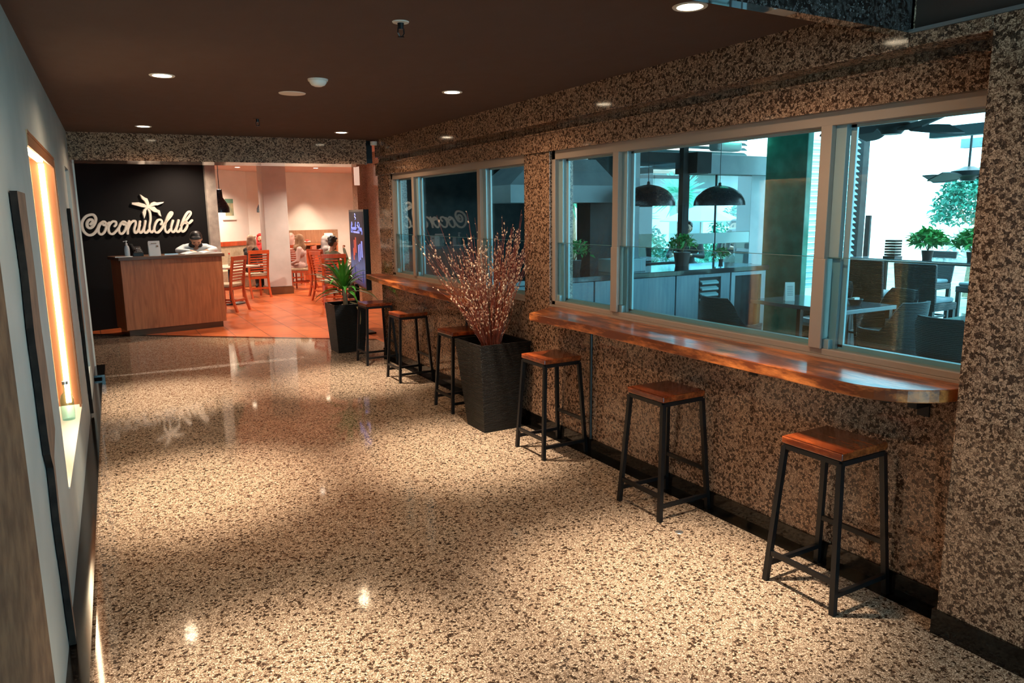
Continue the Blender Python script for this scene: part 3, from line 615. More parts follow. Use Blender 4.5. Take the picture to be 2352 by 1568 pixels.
m = MB(); m.lathe([(0, 0), (.035, 0), (.038, .005), (.038, .04), (0, .04)], c=(2.79, 7.925, 2.44), seg=20); m.m = 0
tag(m.build('ceiling_sensor', 'plastic', origin=(2.79, 7.925, 2.46), smooth=True), 'small white round sensor in the corner above the far beam', 'sensor')
# little metal floor cap near the middle stool
m = MB(); p = (2.60, 2.78); m.lathe([(0, 0), (.022, 0), (.020, .002), (0, .003)], c=(p[0], p[1], 0), seg=18); tag(m.build('floor_cap', 'steel', origin=(p[0], p[1], 0)), 'small round metal floor cap in front of the middle stool', 'floor cap')

# ================================================================== DINING ROOM
CA, SA = math.cos(math.radians(20)), math.sin(math.radians(20))
SO = Vector((-.14, 12.67, 0)); SD = Vector((CA, SA, 0)); SN = Vector((SA, -CA, 0))      # sign wall origin, direction, normal towards the corridor
def sp_(s, z, d=0): q = SO + SD * s + SN * d; return (q.x, q.y, z)
def swall(m, s0, s1, z0, z1, d0, d1): m.hexa([sp_(s0, z0, d0), sp_(s1, z0, d0), sp_(s1, z0, d1), sp_(s0, z0, d1)], [sp_(s0, z1, d0), sp_(s1, z1, d0), sp_(s1, z1, d1), sp_(s0, z1, d1)])
m = MB(); swall(m, -3.2, 1.99, 0, 3.0, -.25, 0); struct(m.build('wall_front', 'black_wall'), 'matt black wall carrying the cream lettering')
m = MB(); swall(m, 1.99, 2.17, 0, 3.0, -.3, .05); struct(m.build('trim_8', 'greycol'), 'grey stone post at the end of the black wall', 'trim')
m = MB(); swall(m, -.1, -.02, .78, .88, .0, .012); tag(m.build('wall_switch', 'plastic', origin=sp_(-.06, .83)), 'small grey switch plate low on the left edge of the black wall', 'switch')

STROKES = [[[0.168,1.595],[0.197,1.626],[0.194,1.662],[0.156,1.662],[0.123,1.619],[0.121,1.564],[0.155,1.54],[0.199,1.567],[0.235,1.625],[0.248,1.685],[0.223,1.732],[0.175,1.735],[0.109,1.706],[0.057,1.636],[0.047,1.558],[0.068,1.487],[0.115,1.442],[0.167,1.44],[0.215,1.471],[0.259,1.53],[0.295,1.593],[0.344,1.63]],[[0.344,1.63],[0.304,1.6],[0.27,1.529],[0.268,1.47],[0.299,1.442],[0.344,1.471],[0.377,1.535],[0.387,1.595],[0.367,1.63],[0.344,1.63],[0.335,1.608],[0.351,1.58],[0.394,1.591],[0.435,1.618]],[[0.503,1.56],[0.526,1.588],[0.525,1.625],[0.487,1.633],[0.436,1.59],[0.41,1.526],[0.419,1.461],[0.464,1.444],[0.514,1.483],[0.568,1.547],[0.596,1.595]],[[0.635,1.629],[0.596,1.595],[0.561,1.523],[0.567,1.459],[0.601,1.444],[0.649,1.496],[0.674,1.565],[0.665,1.618],[0.635,1.629],[0.62,1.603],[0.646,1.582],[0.688,1.606]],[[0.723,1.634],[0.698,1.544],[0.683,1.444]],[[0.688,1.503],[0.73,1.584],[0.779,1.631],[0.815,1.632],[0.814,1.583],[0.789,1.517],[0.789,1.461],[0.814,1.455],[0.847,1.499],[0.878,1.573]],[[0.886,1.627],[0.863,1.541],[0.859,1.47],[0.887,1.453],[0.924,1.498],[0.951,1.564],[0.968,1.632]],[[0.951,1.564],[0.933,1.497],[0.943,1.453],[0.978,1.454],[1.011,1.496]],[[1.031,1.821],[1.052,1.754],[1.049,1.654],[1.025,1.554],[1.024,1.483],[1.049,1.453],[1.085,1.485]],[[1.204,1.576],[1.227,1.613],[1.21,1.647],[1.168,1.644],[1.12,1.586],[1.094,1.51],[1.104,1.46],[1.145,1.448],[1.2,1.491],[1.25,1.566]],[[1.249,1.558],[1.308,1.633],[1.37,1.696],[1.403,1.747],[1.385,1.765],[1.336,1.71],[1.289,1.617],[1.263,1.524],[1.274,1.457],[1.308,1.446],[1.351,1.492]],[[1.406,1.632],[1.367,1.53],[1.368,1.463],[1.404,1.452],[1.454,1.519],[1.498,1.635]],[[1.476,1.571],[1.447,1.494],[1.457,1.452],[1.493,1.458],[1.528,1.509]],[[1.531,1.544],[1.596,1.612],[1.664,1.68],[1.709,1.745],[1.691,1.774],[1.643,1.741],[1.581,1.647],[1.536,1.544],[1.527,1.474],[1.554,1.452],[1.603,1.49],[1.636,1.559],[1.626,1.607],[1.596,1.616],[1.607,1.59],[1.665,1.585],[1.723,1.632]]]
FRONDS = [[[0.923,2.043],[0.988,1.995],[1.028,1.978],[1.05,1.904],[1.042,1.867],[1.01,1.875],[0.983,1.937],[0.946,1.978]],[[0.788,1.916],[0.891,1.92],[0.971,1.896],[1.013,1.867],[1.002,1.838],[0.933,1.846],[0.893,1.858],[0.787,1.887]],[[1.046,1.867],[1.088,1.912],[1.131,1.929],[1.172,1.917],[1.283,1.928],[1.265,1.909],[1.177,1.875],[1.143,1.875],[1.057,1.85]],[[1.04,1.85],[1.124,1.854],[1.162,1.812],[1.203,1.795],[1.219,1.698],[1.187,1.719],[1.166,1.762],[1.116,1.77],[1.077,1.796],[1.042,1.821]],[[1.003,1.85],[1.031,1.838],[0.994,1.796],[0.985,1.746],[0.953,1.672],[0.942,1.722],[0.932,1.763],[0.954,1.805]],[[1.002,1.879],[1.06,1.879],[1.06,1.842],[1.029,1.821],[1.002,1.833]]]
sg = thing('lettered_sign', 'cream script lettering and palm tree on the black wall behind the desk', 'sign', sp_(.9, 1.6), world=True)
def catmull(pts, k=5):
    out = []; n = len(pts)
    for i in range(n - 1):
        p0, p1, p2, p3 = (Vector(pts[max(0, min(n - 1, j))]) for j in (i - 1, i, i + 1, i + 2))
        for q in range(k):
            t = q / k; out.append(.5 * ((2 * p1) + (p2 - p0) * t + (2 * p0 - 5 * p1 + 4 * p2 - p3) * t * t + (3 * p1 - p0 - 3 * p2 + p3) * t ** 3))
    out.append(Vector(pts[-1])); return out
def ribbon(m, pts, r, d0, d1):
    pts = catmull(pts); n = len(pts); L = []; R = []
    for i, p in enumerate(pts):
        d = pts[min(i + 1, n - 1)] - pts[max(i - 1, 0)]; d.normalize(); q = Vector((-d.y, d.x)) * r; L.append(p + q); R.append(p - q)
    vs = []
    for a, b in zip(L, R): vs += [sp_(a.x, a.y, d0), sp_(b.x, b.y, d0), sp_(b.x, b.y, d1), sp_(a.x, a.y, d1)]
    fs = []
    for i in range(n - 1):
        for q in range(4): fs.append((i * 4 + q, i * 4 + (q + 1) % 4, (i + 1) * 4 + (q + 1) % 4, (i + 1) * 4 + q))
    fs += [(3, 2, 1, 0), tuple(4 * (n - 1) + q for q in range(4))]; m.add(vs, fs)
    for p in (pts[0], pts[-1]):
        c = [(p.x + r * math.cos(a * PI / 6), p.y + r * math.sin(a * PI / 6)) for a in range(12)]
        m.add([sp_(x, z, d0) for x, z in c] + [sp_(x, z, d1 - .0005) for x, z in c], [tuple(range(12)), tuple(range(12, 24))] + [(i, (i + 1) % 12, 12 + (i + 1) % 12, 12 + i) for i in range(12)])
NAMES = ['C', 'o', 'c', 'o', 'n', 'n', 'u', 'u', 't', 'c', 'l', 'u', 'u', 'b']
k = 0; d = .012
groups_ = [(0,), (1,), (2,), (3,), (4, 5), (6, 7), (8,), (9,), (10,), (11, 12), (13,)]
for gi, g in enumerate(groups_):
    m = MB()
    for j in g: ribbon(m, STROKES[j], .0158 if j else .0180, .0 + .0005, .03 + .0012 * (gi % 3) + .0005 * (j % 2))
    m.build('letter', 'sign', sg)
for i, fpoly in enumerate(FRONDS[:5]):
    m = MB(); n = len(fpoly); m.add([sp_(x, z, .0005) for x, z in fpoly] + [sp_(x, z, .033 + .0006 * i) for x, z in fpoly], [tuple(range(n)), tuple(range(n, 2 * n))] + [(q, (q + 1) % n, n + (q + 1) % n, n + q) for q in range(n)])
    if i == 0:
        h = FRONDS[5]; n = len(h); m.add([sp_(x, z, .0005) for x, z in h] + [sp_(x, z, .036) for x, z in h], [tuple(range(n)), tuple(range(n, 2 * n))] + [(q, (q + 1) % n, n + (q + 1) % n, n + q) for q in range(n)])
    m.build('palm_frond', 'sign', sg)

# reception desk
DA = math.radians(11.5)
dk = thing('reception_desk', 'wood veneer reception desk in front of the black lettered wall', 'desk', (.324, 11.71, 0), DA)
m = MB(); m.box(0.02, 0.04, .09, 1.44, .58, 1.09); m.build('desk_body', 'desk', dk, bevel=.003)
m = MB(); m.box(.06, .08, 0, 1.40, .54, .09); m.build('plinth', 'desktop', dk)
m = MB(); m.box(-.01, 0.0, 1.09, 1.47, .62, 1.135); m.build('desk_top', 'desktop', dk, bevel=.004)
def D_(x, y, z): return (.324 + x * math.cos(DA) - y * math.sin(DA), 11.71 + x * math.sin(DA) + y * math.cos(DA), z)
sb = thing('sanitizer_bottle', 'clear pump bottle of hand gel standing at the left end of the desk', 'bottle', D_(.15, .16, 1.135))
m = MB(); m.lathe([(0, 0), (.034, 0), (.036, .01), (.036, .11), (.028, .15), (.014, .165), (0, .165)], seg=18); m.build('body', M('clear_gel_plastic', (.75, .80, .82), .15, trans=.3), sb, smooth=True)
m = MB(); m.lathe([(0, .165), (.015, .165), (.015, .19), (.006, .195), (.006, .215), (.014, .217), (.014, .23), (0, .23)], seg=14); m.bar((0, 0, .222), (-.04, 0, .218), .01, .01); m.build('pump', 'white', sb, smooth=True)
cs = thing('card_stand', 'white menu card standing on the left part of the desk', 'card', D_(.51, .13, 1.135), DA)
m = MB(); m.hexa([(-.078, -.025, 0), (.078, -.025, 0), (.078, -.020, 0), (-.078, -.020, 0)], [(-.078, 0, .215), (.078, 0, .215), (.078, .005, .215), (-.078, .005, .215)]); m.build('card', 'paper', cs)
m = MB(); m.box(-.078, .02, 0, .078, .024, .2); m.box(-.078, -.02, 0, .078, .024, .004); m.build('backing', 'paper', cs)
m = MB(); m.box(.025, -.0175, .125, .052, -.010, .15); m.box(-.04, -.0165, .175, .03, -.004, .185); m.build('print', 'trunk', cs)
ph = thing('desk_telephone', 'dark telephone between the pump bottle and the card', 'telephone', D_(.30, .25, 1.135), DA)
m = MB(); m.hexa([(-.07, -.08, 0), (.07, -.08, 0), (.07, .08, 0), (-.07, .08, 0)], [(-.07, -.07, .05), (.07, -.07, .05), (.07, .08, .14), (-.07, .08, .14)]); m.build('base', 'black', ph, bevel=.004)
m = MB(); m.bar((-.05, -.07, .085), (-.05, .09, .165), .04, .03); m.build('handset', 'black', ph, bevel=.006)
m = MB()
for a in range(3):
    for b in range(3): m.box(.0 + a * .02, -.05 + b * .03, .06 + b * .022, .012 + a * .02, -.035 + b * .03, .073 + b * .022)
m.build('keypad', 'plastic', ph)
m = MB(); m.box(-.11, -.05, 0, .11, .05, .012); tag(m.build('paper_stack', 'paper', origin=(0, 0, 0)), 'small pile of papers by the left corner of the desk', 'papers').location = D_(.08, .07, 1.135)
m = MB(); m.add([], [])
bk = thing('open_book', 'open white reservation book at the right end of the desk', 'book', D_(1.18, .22, 1.135), DA + .1)
for s in (-1, 1):
    m = MB(); n = 6; vs = []
    for i in range(n + 1):
        x = s * i * .048; z = .012 + .028 * math.sin(min(1, i / n * 1.25) * PI) * (1 - .4 * i / n); vs += [(x, -.13, z), (x, .13, z), (x, .13, 0), (x, -.13, 0)]
    fs = [(i * 4 + q, i * 4 + (q + 1) % 4, (i + 1) * 4 + (q + 1) % 4, (i + 1) * 4 + q) for i in range(n) for q in range(4)] + [(3, 2, 1, 0), tuple(4 * n + q for q in range(4))]
    m.add(vs, fs); m.build('page', 'paper', bk)
m = MB(); m.box(-.25, -.02, 0, .0, .02, .012); o = m.build('tablet_tray', 'steel', origin=(0, 0, 0)); o.location = D_(.95, .30, 1.135); tag(o, 'thin silver ruler lying across the middle of the desk', 'ruler')

# room shell
m = MB(); m.box(2.9, 19.5, 0, 8.2, 19.7, 3.0); struct(m.build('wall_far', 'cream'), 'cream far wall of the dining room')
ca, sa = math.cos(math.radians(38)), math.sin(math.radians(38)); WC = Vector((3.50, 19.50, 0)); WD = Vector((-ca, -sa, 0)); WN = Vector((sa, -ca, 0))
def lw_(s, z, d=0): q = WC + WD * s + WN * d; return (q.x, q.y, z)
def lwq(m, s0, s1, z0, z1, d0, d1): m.hexa([lw_(s0, z0, d0), lw_(s1, z0, d0), lw_(s1, z0, d1), lw_(s0, z0, d1)], [lw_(s0, z1, d0), lw_(s1, z1, d0), lw_(s1, z1, d1), lw_(s0, z1, d1)])
m = MB(); lwq(m, 0, 4.6, 0, 3.0, -.2, 0); struct(m.build('wall_far', 'cream'), 'cream slanting wall behind the banquette')
m = MB(); m.box(-3.2, 8.9, 0, -3.0, 17.5, 3.0); struct(m.build('wall_left', 'cream'), 'cream left wall of the dining room')
m = MB(); m.box(-3.2, 8.9, 0, -.35, 9.1, 3.0); struct(m.build('wall_left', 'cream'), 'short cream wall behind the corridor end')
m = MB(); m.box(4.75, 8.38, 0, 4.95, 14.0, 3.0); struct(m.build('wall_right', 'brownwall'), 'brown stone side wall of the bay')
m = MB(); m.box(3.19, 8.28, 0, 4.95, 8.38, 3.0); struct(m.build('wall_right', 'brownwall'), 'polished brown stone wall of the side bay')
m = MB(); m.box(4.56, 14.0, 0, 5.4, 14.3, 3.0); struct(m.build('wall_right', 'brownwall'), 'polished brown stone return at the right of the dining room')
m = MB(); m.box(4.50, 13.96, 2.25, 4.60, 13.99, 2.62); tag(m.build('lit_patch_panel', M('pale_panel', (.8, .6, .5), .6, emit=(1, .72, .55), es=.5), origin=(4.55, 13.97, 2.4)), 'small pale panel with a glow painting a lit patch high on the brown stone wall', 'lit patch')  # emission paints a lit patch of the wall
m = MB(); m.box(6.6, 14.0, 0, 6.8, 19.7, 3.0); struct(m.build('wall_right', 'cream'), 'cream right wall of the dining room'); m = MB(); m.box(5.4, 14.0, 0, 6.6, 14.2, 3.0); struct(m.build('wall_right', 'cream'), 'cream right wall of the dining room')
m = MB(); m.box(-3.2, 8.55, 2.85, 4.9, 14.1, 2.95); m.box(-3.2, 14.0, 2.78, 6.8, 19.7, 2.95); struct(m.build('ceiling', M('pink_beige_ceiling', (.62, .42, .34), .8)), 'pale dining room ceiling', 'ceiling')
# square column with a wooden foot
m = MB(); m.box(3.27, 16.4, .16, 3.77, 16.9, 2.78); struct(m.build('column', noisy('plaster_column', (.46, .44, .42), (.54, .51, .49), 3, .7), bevel=.01), 'pale square column in the dining room', 'column')
m = MB(); m.box(3.25, 16.38, 0, 3.79, 16.92, .16); struct(m.build('trim_9', 'desktop'), 'dark wood foot round the square column', 'trim')

# picture on the slanting wall
pc = thing('framed_picture', 'small framed beach picture in a wide white mount', 'picture', lw_(.66, 1.9), world=True)
m = MB(); lwq(m, .45, .88, 1.60, 2.2, .0, .03); m.build('frame', 'white', pc)
m = MB(); lwq(m, .53, .80, 1.70, 2.1, .03, .034); m.build('print', noisy('muted_picture', (.45, .38, .22), (.12, .22, .16), 5, .6), pc)
m = MB(); lwq(m, .53, .80, 2.0, 2.1, .034, .036); m.build('print_top', M('picture_green', (.10, .25, .18), .6), pc)
# pendant lamps in the dining room
def bell(x, y, z, lab, cat='pendant lamp', top=2.78, group='dark pendant lamps in the dining room'):
    t = thing('pendant_lamp', lab, cat, (x, y, z), group=group)
    m = MB(); m.lathe([(.155, 0), (.150, .09), (.11, .18), (.055, .26), (.045, .40), (0, .41), (0, .40), (.04, .385), (.048, .255), (.10, .17), (.142, .085), (.147, 0)], seg=28, close=True); m.build('shade', 'pendant', t, smooth=True)
    m = MB(); m.tube([(0, 0, .40), (0, 0, top - z)], .006, 6); m.build('cord', 'black', t)
    m = MB(); m.ball((0, 0, .10), .04, 12, 8); m.build('bulb', M('warm_bulb', (1, .8, .6), .4, emit=(1, .7, .4), es=5) if 'warm_bulb' not in bpy.data.materials else bpy.data.materials['warm_bulb'], t, smooth=True)
bell(2.05, 14.0, 1.755, 'dark bell pendant lamp hanging beside the grey post, over the nearer dining table')
bell(3.70, 18.62, 1.77, 'dark bell pendant lamp half hidden behind the square column')
# banquette along the slanting wall
bq = thing('banquette', 'tan upholstered banquette with an orange wood top rail along the slanting wall', 'bench', lw_(1.2, 0, .3), world=True)
m = MB(); lwq(m, .1, 2.4, .0, .44, .02, .60); lwq(m, .1, 2.4, .44, .98, .02, .14); m.build('upholstery', 'cushion', bq, bevel=.02)
m = MB(); lwq(m, .1, 2.4, .98, 1.08, .0, .16); m.build('top_rail', 'chair', bq)
# wood panel, service cabinet, small lamp and ornament on the far wall
wp = thing('wall_panel', 'striped wood panel fixed on the cream far wall', 'panel', (5.15, 19.49, 1.1), world=True)
m = MB(); m.box(4.55, 19.44, .98, 5.72, 19.5, 1.31); m.build('board', wood('ribbed_panel_wood', (.42, .22, .12), (.28, .12, .06), 12, 2, .5, .1), wp)
m = MB(); m.box(4.42, 19.43, .98, 4.55, 19.5, 1.31); m.box(5.60, 19.43, .98, 5.74, 19.5, 1.31); m.build('end_post', 'brownwall', wp)
cb = thing('service_cabinet', 'wooden service cabinet with open dark pigeonholes under the wood panel', 'cabinet', (5.1, 19.2, 0), world=True)
m = MB(); m.box(4.70, 19.0, 0, 5.60, 19.42, .78); m.box(4.70, 19.0, .93, 5.60, 19.42, .975); m.box(4.70, 19.38, .78, 5.6, 19.42, .93)
for x in (4.70, 5.0, 5.28, 5.56): m.box(x, 19.0, .78, x + .04, 19.40, .93)
m.build('carcass', 'desk', cb)
for x in (4.72, 5.16):
    m = MB(); m.box(x, 18.985, .06, x + .42, 19.0, .72); dr = m.build('door', 'chair', cb); m = MB(); m.box(x + .2, 18.97, .5, x + .23, 18.985, .56); m.build('handle', 'steel', dr)
lt = thing('table_lamp', 'small cream square lamp standing on the service cabinet', 'lamp', (5.42, 19.2, .975))
m = MB(); m.box(-.09, -.09, .06, .09, .09, .25); m.build('shade', M('cream_lamp_shade', (.85, .65, .4), .7, emit=(1, .75, .45), es=1.2), lt, bevel=.01)
m = MB(); m.box(-.05, -.05, 0, .05, .05, .06); m.build('base', 'chair', lt)
ob_ = thing('red_white_ornament', 'red and white bowl on the left end of the service cabinet', 'bowl', (4.86, 19.2, .975))
m = MB(); m.lathe([(0, 0), (.04, 0), (.09, .05), (.085, .055), (0, .03)], seg=20); m.build('bowl', 'paper', ob_, smooth=True)
m = MB(); m.ball((0, 0, .07), (.05, .05, .035)); m.build('fruit', 'redp', ob_, smooth=True)
# dining lights
for x, y, lab in ((4.75, 17.6, 'small ceiling downlight showing in the dining room, right of the column'), (3.05, 17.9, 'ceiling downlight washing the slanting wall')):
    t = thing('ceiling_downlight', lab, 'light', (x, y, 2.78), group='dining room downlights')
    m = MB(); m.lathe([(.052, .0), (.052, -.003), (.067, -.004), (.070, .0)], seg=20, close=True); m.build('rim', 'white', t, smooth=True)
    m = MB(); m.lathe([(.0, -.0005), (.051, -.0005), (.051, -.003), (.0, -.003)], seg=16); m.build('lens', 'lamp', t)
for x, y, e in ((4.9, 18.95, 110), (2.75, 18.55, 90)): light('assumed_wall_wash', 'SPOT', (x, y, 2.74), e, (1, .80, .58), (math.radians(8), 0, 0), spot_size=math.radians(60), spot_blend=.8, shadow_soft_size=.04)  # spots without fittings, assumed from the wash on the far wall
for x, y, e in ((2.1, 14.6, 260), (4.3, 15.3, 250), (1.55, 12.6, 150), (5.4, 17.6, 330), (2.9, 11.4, 200), (2.9, 17.9, 300)): light('added_dining_spot', 'SPOT', (x, y, 2.74), e, (1, .80, .62), spot_size=math.radians(140), spot_blend=.8, shadow_soft_size=.04)  # spots without fittings, added to light the dining room

light('assumed_threshold_spot', 'SPOT', (2.15, 10.75, 2.8), 260, (1, .80, .45), spot_size=math.radians(46), spot_blend=.8, shadow_soft_size=.04)  # lamp without a fitting, assumed from the bright patch at the threshold
# ladder-back chairs
def make_chair(label, loc, rz):
    t = thing('dining_chair', label, 'chair', loc, rz, 'ladder-back dining chairs')
    m = MB(); m.box(-.20, -.20, .44, .20, .20, .50); m.build('seat_cushion', 'cushion', t, bevel=.02)
    m = MB(); m.box(-.21, -.21, .39, .21, .21, .44); m.build('seat_frame', 'chair', t)
    def bx(z): return -.21 - .10 * max(0, (z - .45)) ** 1.3 * 2 - (.10 * ((.39 - z) / .39) ** 1.5 if z < .39 else 0)
    for s in (-1, 1):
        m = MB(); zs = (0, .12, .26, .42, .6, .8, .97)
        for a, b in zip(zs, zs[1:]): m.hexa([(s * .20 - .018, bx(a) - .02, a), (s * .20 + .018, bx(a) - .02, a), (s * .20 + .018, bx(a) + .02, a), (s * .20 - .018, bx(a) + .02, a)], [(s * .20 - .018, bx(b) - .02, b), (s * .20 + .018, bx(b) - .02, b), (s * .20 + .018, bx(b) + .02, b), (s * .20 - .018, bx(b) + .02, b)])
        m.build('leg', 'chair', t)
        m = MB(); m.bar((s * .19, .19, 0), (s * .19, .19, .40), .034, .034); m.build('leg', 'chair', t)
        m = MB(); m.bar((s * .19, -.19, .17), (s * .19, .19, .17), .02, .03); m.build('stretcher', 'chair', t)
    m = MB(); m.bar((-.19, bx(.15) + .01, .2), (.19, bx(.15) + .01, .2), .02, .035); m.build('stretcher', 'chair', t)
    for i in range(7):
        z = .56 + i * .052; m = MB(); m.box(-.185, bx(z) - .009, z - .013, .185, bx(z) + .009, z + .013); m.build('back_slat', 'chair', t)
    m = MB(); m.box(-.22, bx(.95) - .02, .915, .22, bx(.95) + .02, .99); m.build('top_rail', 'chair', t)
    return t
ch = make_chair('orange wooden dining chair half hidden by the right side of the desk', (2.06, 14.05, 0), math.radians(48))
for loc, rz, lab in (((2.94, 16.15, 0), math.radians(12), 'orange ladder-back chair just left of the square column, back to the camera'),
    ((4.28, 18.35, 0), math.radians(-5), 'ladder-back chair partly hidden by the right side of the square column'),
    ((4.12, 14.66, 0), math.radians(-75), 'ladder-back chair seen from the side, holding the diner in the olive shirt'),
    ((4.20, 17.22, 0), math.radians(62), 'ladder-back chair holding the diner in the tan headscarf and mask'),
    ((3.90, 13.62, 0), math.radians(-12), 'ladder-back chair standing right behind the green potted plant'),
    ((4.31, 15.62, 0), math.radians(-60), 'ladder-back chair under the person in the grey headscarf')): dup(ch, loc, rz, lab)
def make_table(label, loc, rz, h=.74, a=.8, b=.8):
    t = thing('dining_table', label, 'table', loc, rz, 'dining tables')
    m = MB(); m.box(-a / 2, -b / 2, h - .035, a / 2, b / 2, h); m.build('table_top', M('pale_table_top', (.62, .50, .40), .3) if 'pale_table_top' not in bpy.data.materials else bpy.data.materials['pale_table_top'], t, bevel=.005)
    m = MB(); m.lathe([(0, 0), (.25, 0), (.25, .02), (.04, .05), (.035, h - .035), (0, h - .035)], seg=18); m.build('pedestal', 'black', t, smooth=True)
    return t
tb = make_table('dining table between the desk chair and the banquette', (2.30, 15.15, 0), math.radians(30))
dup(tb, (3.60, 17.72, 0), math.radians(8), 'dining table directly behind the square column', scale=.8)
dup(tb, (4.98, 14.85, 0), math.radians(0), 'dining table in front of the diner in the olive shirt')
dup(tb, (5.05, 16.1, 0), math.radians(20), 'dining table in front of the person in the grey headscarf')
bo = thing('sauce_bottle', 'brown bottle on the dining table nearest the desk', 'bottle', (2.32, 15.2, .74))
m = MB(); m.lathe([(0, 0), (.032, 0), (.034, .12), (.015, .17), (.014, .22), (0, .22)], seg=14); m.build('body', 'trunk', bo, smooth=True); m = MB(); m.lathe([(0, .22), (.016, .22), (.016, .245), (0, .245)], seg=12); m.build('cap', 'redp', bo)
for i, (x, y, lab, mt) in enumerate(((4.72, 14.85, 'glass of orange drink in front of the diner in the olive shirt', 'orange'), (4.84, 14.70, 'glass of red drink at the edge of the right dining table', 'redp'))):
    g_ = thing('drinking_glass', lab, 'glass', (x, y, .74))
    m = MB(); m.lathe([(0, 0), (.028, 0), (.036, .15), (.033, .15), (.026, .008), (0, .008)], seg=16); m.build('glass', 'glass', g_, smooth=True)
    m = MB(); m.lathe([(0, .01), (.025, .01), (.031, .11), (0, .11)], seg=16); m.build('drink', mt, g_, smooth=True)

# ================================================================== PEOPLE
def person(label, loc, rz, prims, extras=(), vox=.011, name='person'):
    """one continuous remeshed body; prims: ('c',p,q,r1,r2,mat) capsules or ('e',centre,radii,mat) ellipsoids. extras: (name, prims, mat) children"""
    t = thing(name, label, 'person', loc, rz)
    def make(nm, pr, vx, smooth_it=4):
        mb = MB()
        for p in pr:
            if p[0] == 'c':
                a, b, r1, r2 = Vector(p[1]), Vector(p[2]), p[3], p[4]; d = b - a; L = d.length; d = d / L if L else Vector((0, 0, 1)); pts = []; rad = []
                for k in range(5): an = PI / 2 * (1 - k / 4); pts.append(a - d * r1 * math.sin(an) * (1 if k < 4 else 0)); rad.append(max(.0008, r1 * math.cos(an)))
                for k in range(5): an = PI / 2 * k / 4; pts.append(b + d * r2 * math.sin(an)); rad.append(max(.0008, r2 * math.cos(an)))
                mb.tube(pts, rad, 12)
            else: mb.ball(p[1], p[2], 16, 11)
        me = bpy.data.meshes.new(nm); me.from_pydata(mb.v, [], mb.f)
        bm = bmesh.new(); bm.from_mesh(me); bmesh.ops.recalc_face_normals(bm, faces=bm.faces); bm.to_mesh(me); bm.free()
        ob = bpy.data.objects.new(nm, me); COL.objects.link(ob)
        r = ob.modifiers.new('r', 'REMESH'); r.mode = 'VOXEL'; r.voxel_size = vx
        s = ob.modifiers.new('s', 'SMOOTH'); s.iterations = smooth_it; s.factor = .5
        dg = bpy.context.evaluated_depsgraph_get(); dg.update(); me2 = bpy.data.meshes.new_from_object(ob.evaluated_get(dg)); ob.modifiers.clear(); ob.data = me2; me2.name = nm
        mats = []
        for p in pr:
            if p[-1] not in mats: mats.append(p[-1])
        me2.materials.clear()
        for q in mats: me2.materials.append(MT[q])
        for f in me2.polygons:
            c = f.center; best = 9; bi = 0
            for p in pr:
                if p[0] == 'c':
                    a, b = Vector(p[1]), Vector(p[2]); ab = b - a; u = max(0, min(1, (c - a).dot(ab) / max(1e-9, ab.length_squared))); dd = (c - a - ab * u).length - (p[3] + (p[4] - p[3]) * u)
                else:
                    q = Vector([(c[i] - p[1][i]) / p[2][i] for i in range(3)]); dd = (q.length - 1) * min(p[2])
                if dd < best: best = dd; bi = mats.index(p[-1])
            f.material_index = bi; f.use_smooth = True
        ob.parent = t; return ob
    make('body', prims, vox)
    for nm, pr, *_ in extras: make(nm, pr, .012 if nm != 'hair' else .010)
    return t
def V3(*a): return Vector(a)
def hand(w, tip_dir, up, s=1, mat='skin', curl=.5, side=1):
    """palm, four uneven bent fingers and a thumb leaving the side of the palm"""
    w = Vector(w); d = Vector(tip_dir).normalized(); u = Vector(up).normalized(); x = d.cross(u).normalized(); out = []
    pe = w + d * .075; out += [('c', w, w + d * .03, .022, .026, mat), ('c', w + d * .03 - x * .018, pe - x * .026, .014, .013, mat), ('c', w + d * .03 + x * .018, pe + x * .026, .014, .013, mat), ('c', w + d * .03, pe, .015, .014, mat)]
    for i, L in enumerate((.062, .072, .068, .052)):
        b = pe + x * (-.030 + .020 * i); k = b + (d * (1 - curl * .4) - u * curl * .5).normalized() * L * .5; e = k + (d * (1 - curl) - u * curl).normalized() * L * .5
        out += [('c', b, k, .009, .0085, mat), ('c', k, e, .0085, .0075, mat)]
    b = w + d * .025 - x * .024 * side; k = b + (d * .55 - x * .75 * side).normalized() * .035; e = k + (d * .9 - x * .25 * side - u * curl * .4).normalized() * .03
    return out + [('c', b, k, .011, .010, mat), ('c', k, e, .010, .008, mat)]
def head(c, look, skin='skin', masked=False):
    """c centre, look = facing vector; returns prims for a head with face features"""
    c = Vector(c); f = Vector(look).normalized(); s = f.cross(Vector((0, 0, 1))).normalized(); u = s.cross(f).normalized()
    def P(a, b, z): return tuple(c + s * a + f * b + u * z)
    pr = [('e', tuple(c + u * .02), (.078, .090, .098), skin), ('c', P(0, .035, -.045), P(0, .05, -.075), .048, .036, skin), ('c', P(0, .088, .015), P(0, .106, -.018), .009, .012, skin),
          ('c', P(-.040, .055, -.02), P(.040, .055, -.02), .030, .030, skin), ('e', P(-.080, 0, 0), (.014, .018, .028), skin), ('e', P(.080, 0, 0), (.014, .018, .028), skin),
          ('e', P(-.031, .080, .012), (.014, .010, .008), 'eye'), ('e', P(.031, .080, .012), (.014, .010, .008), 'eye'), ('c', P(-.045, .080, .030), P(-.018, .088, .033), .005, .005, 'hair'), ('c', P(.045, .080, .030), P(.018, .088, .033), .005, .005, 'hair')]
    pr += [('c', P(-.018, .086, -.048), P(.018, .086, -.048), .007, .007, 'lip')]
    if masked: pr += [('c', P(-.045, .062, -.035), P(.045, .062, -.035), .040, .040, 'mask'), ('e', P(0, .085, -.035), (.032, .032, .040), 'mask')]
    return pr
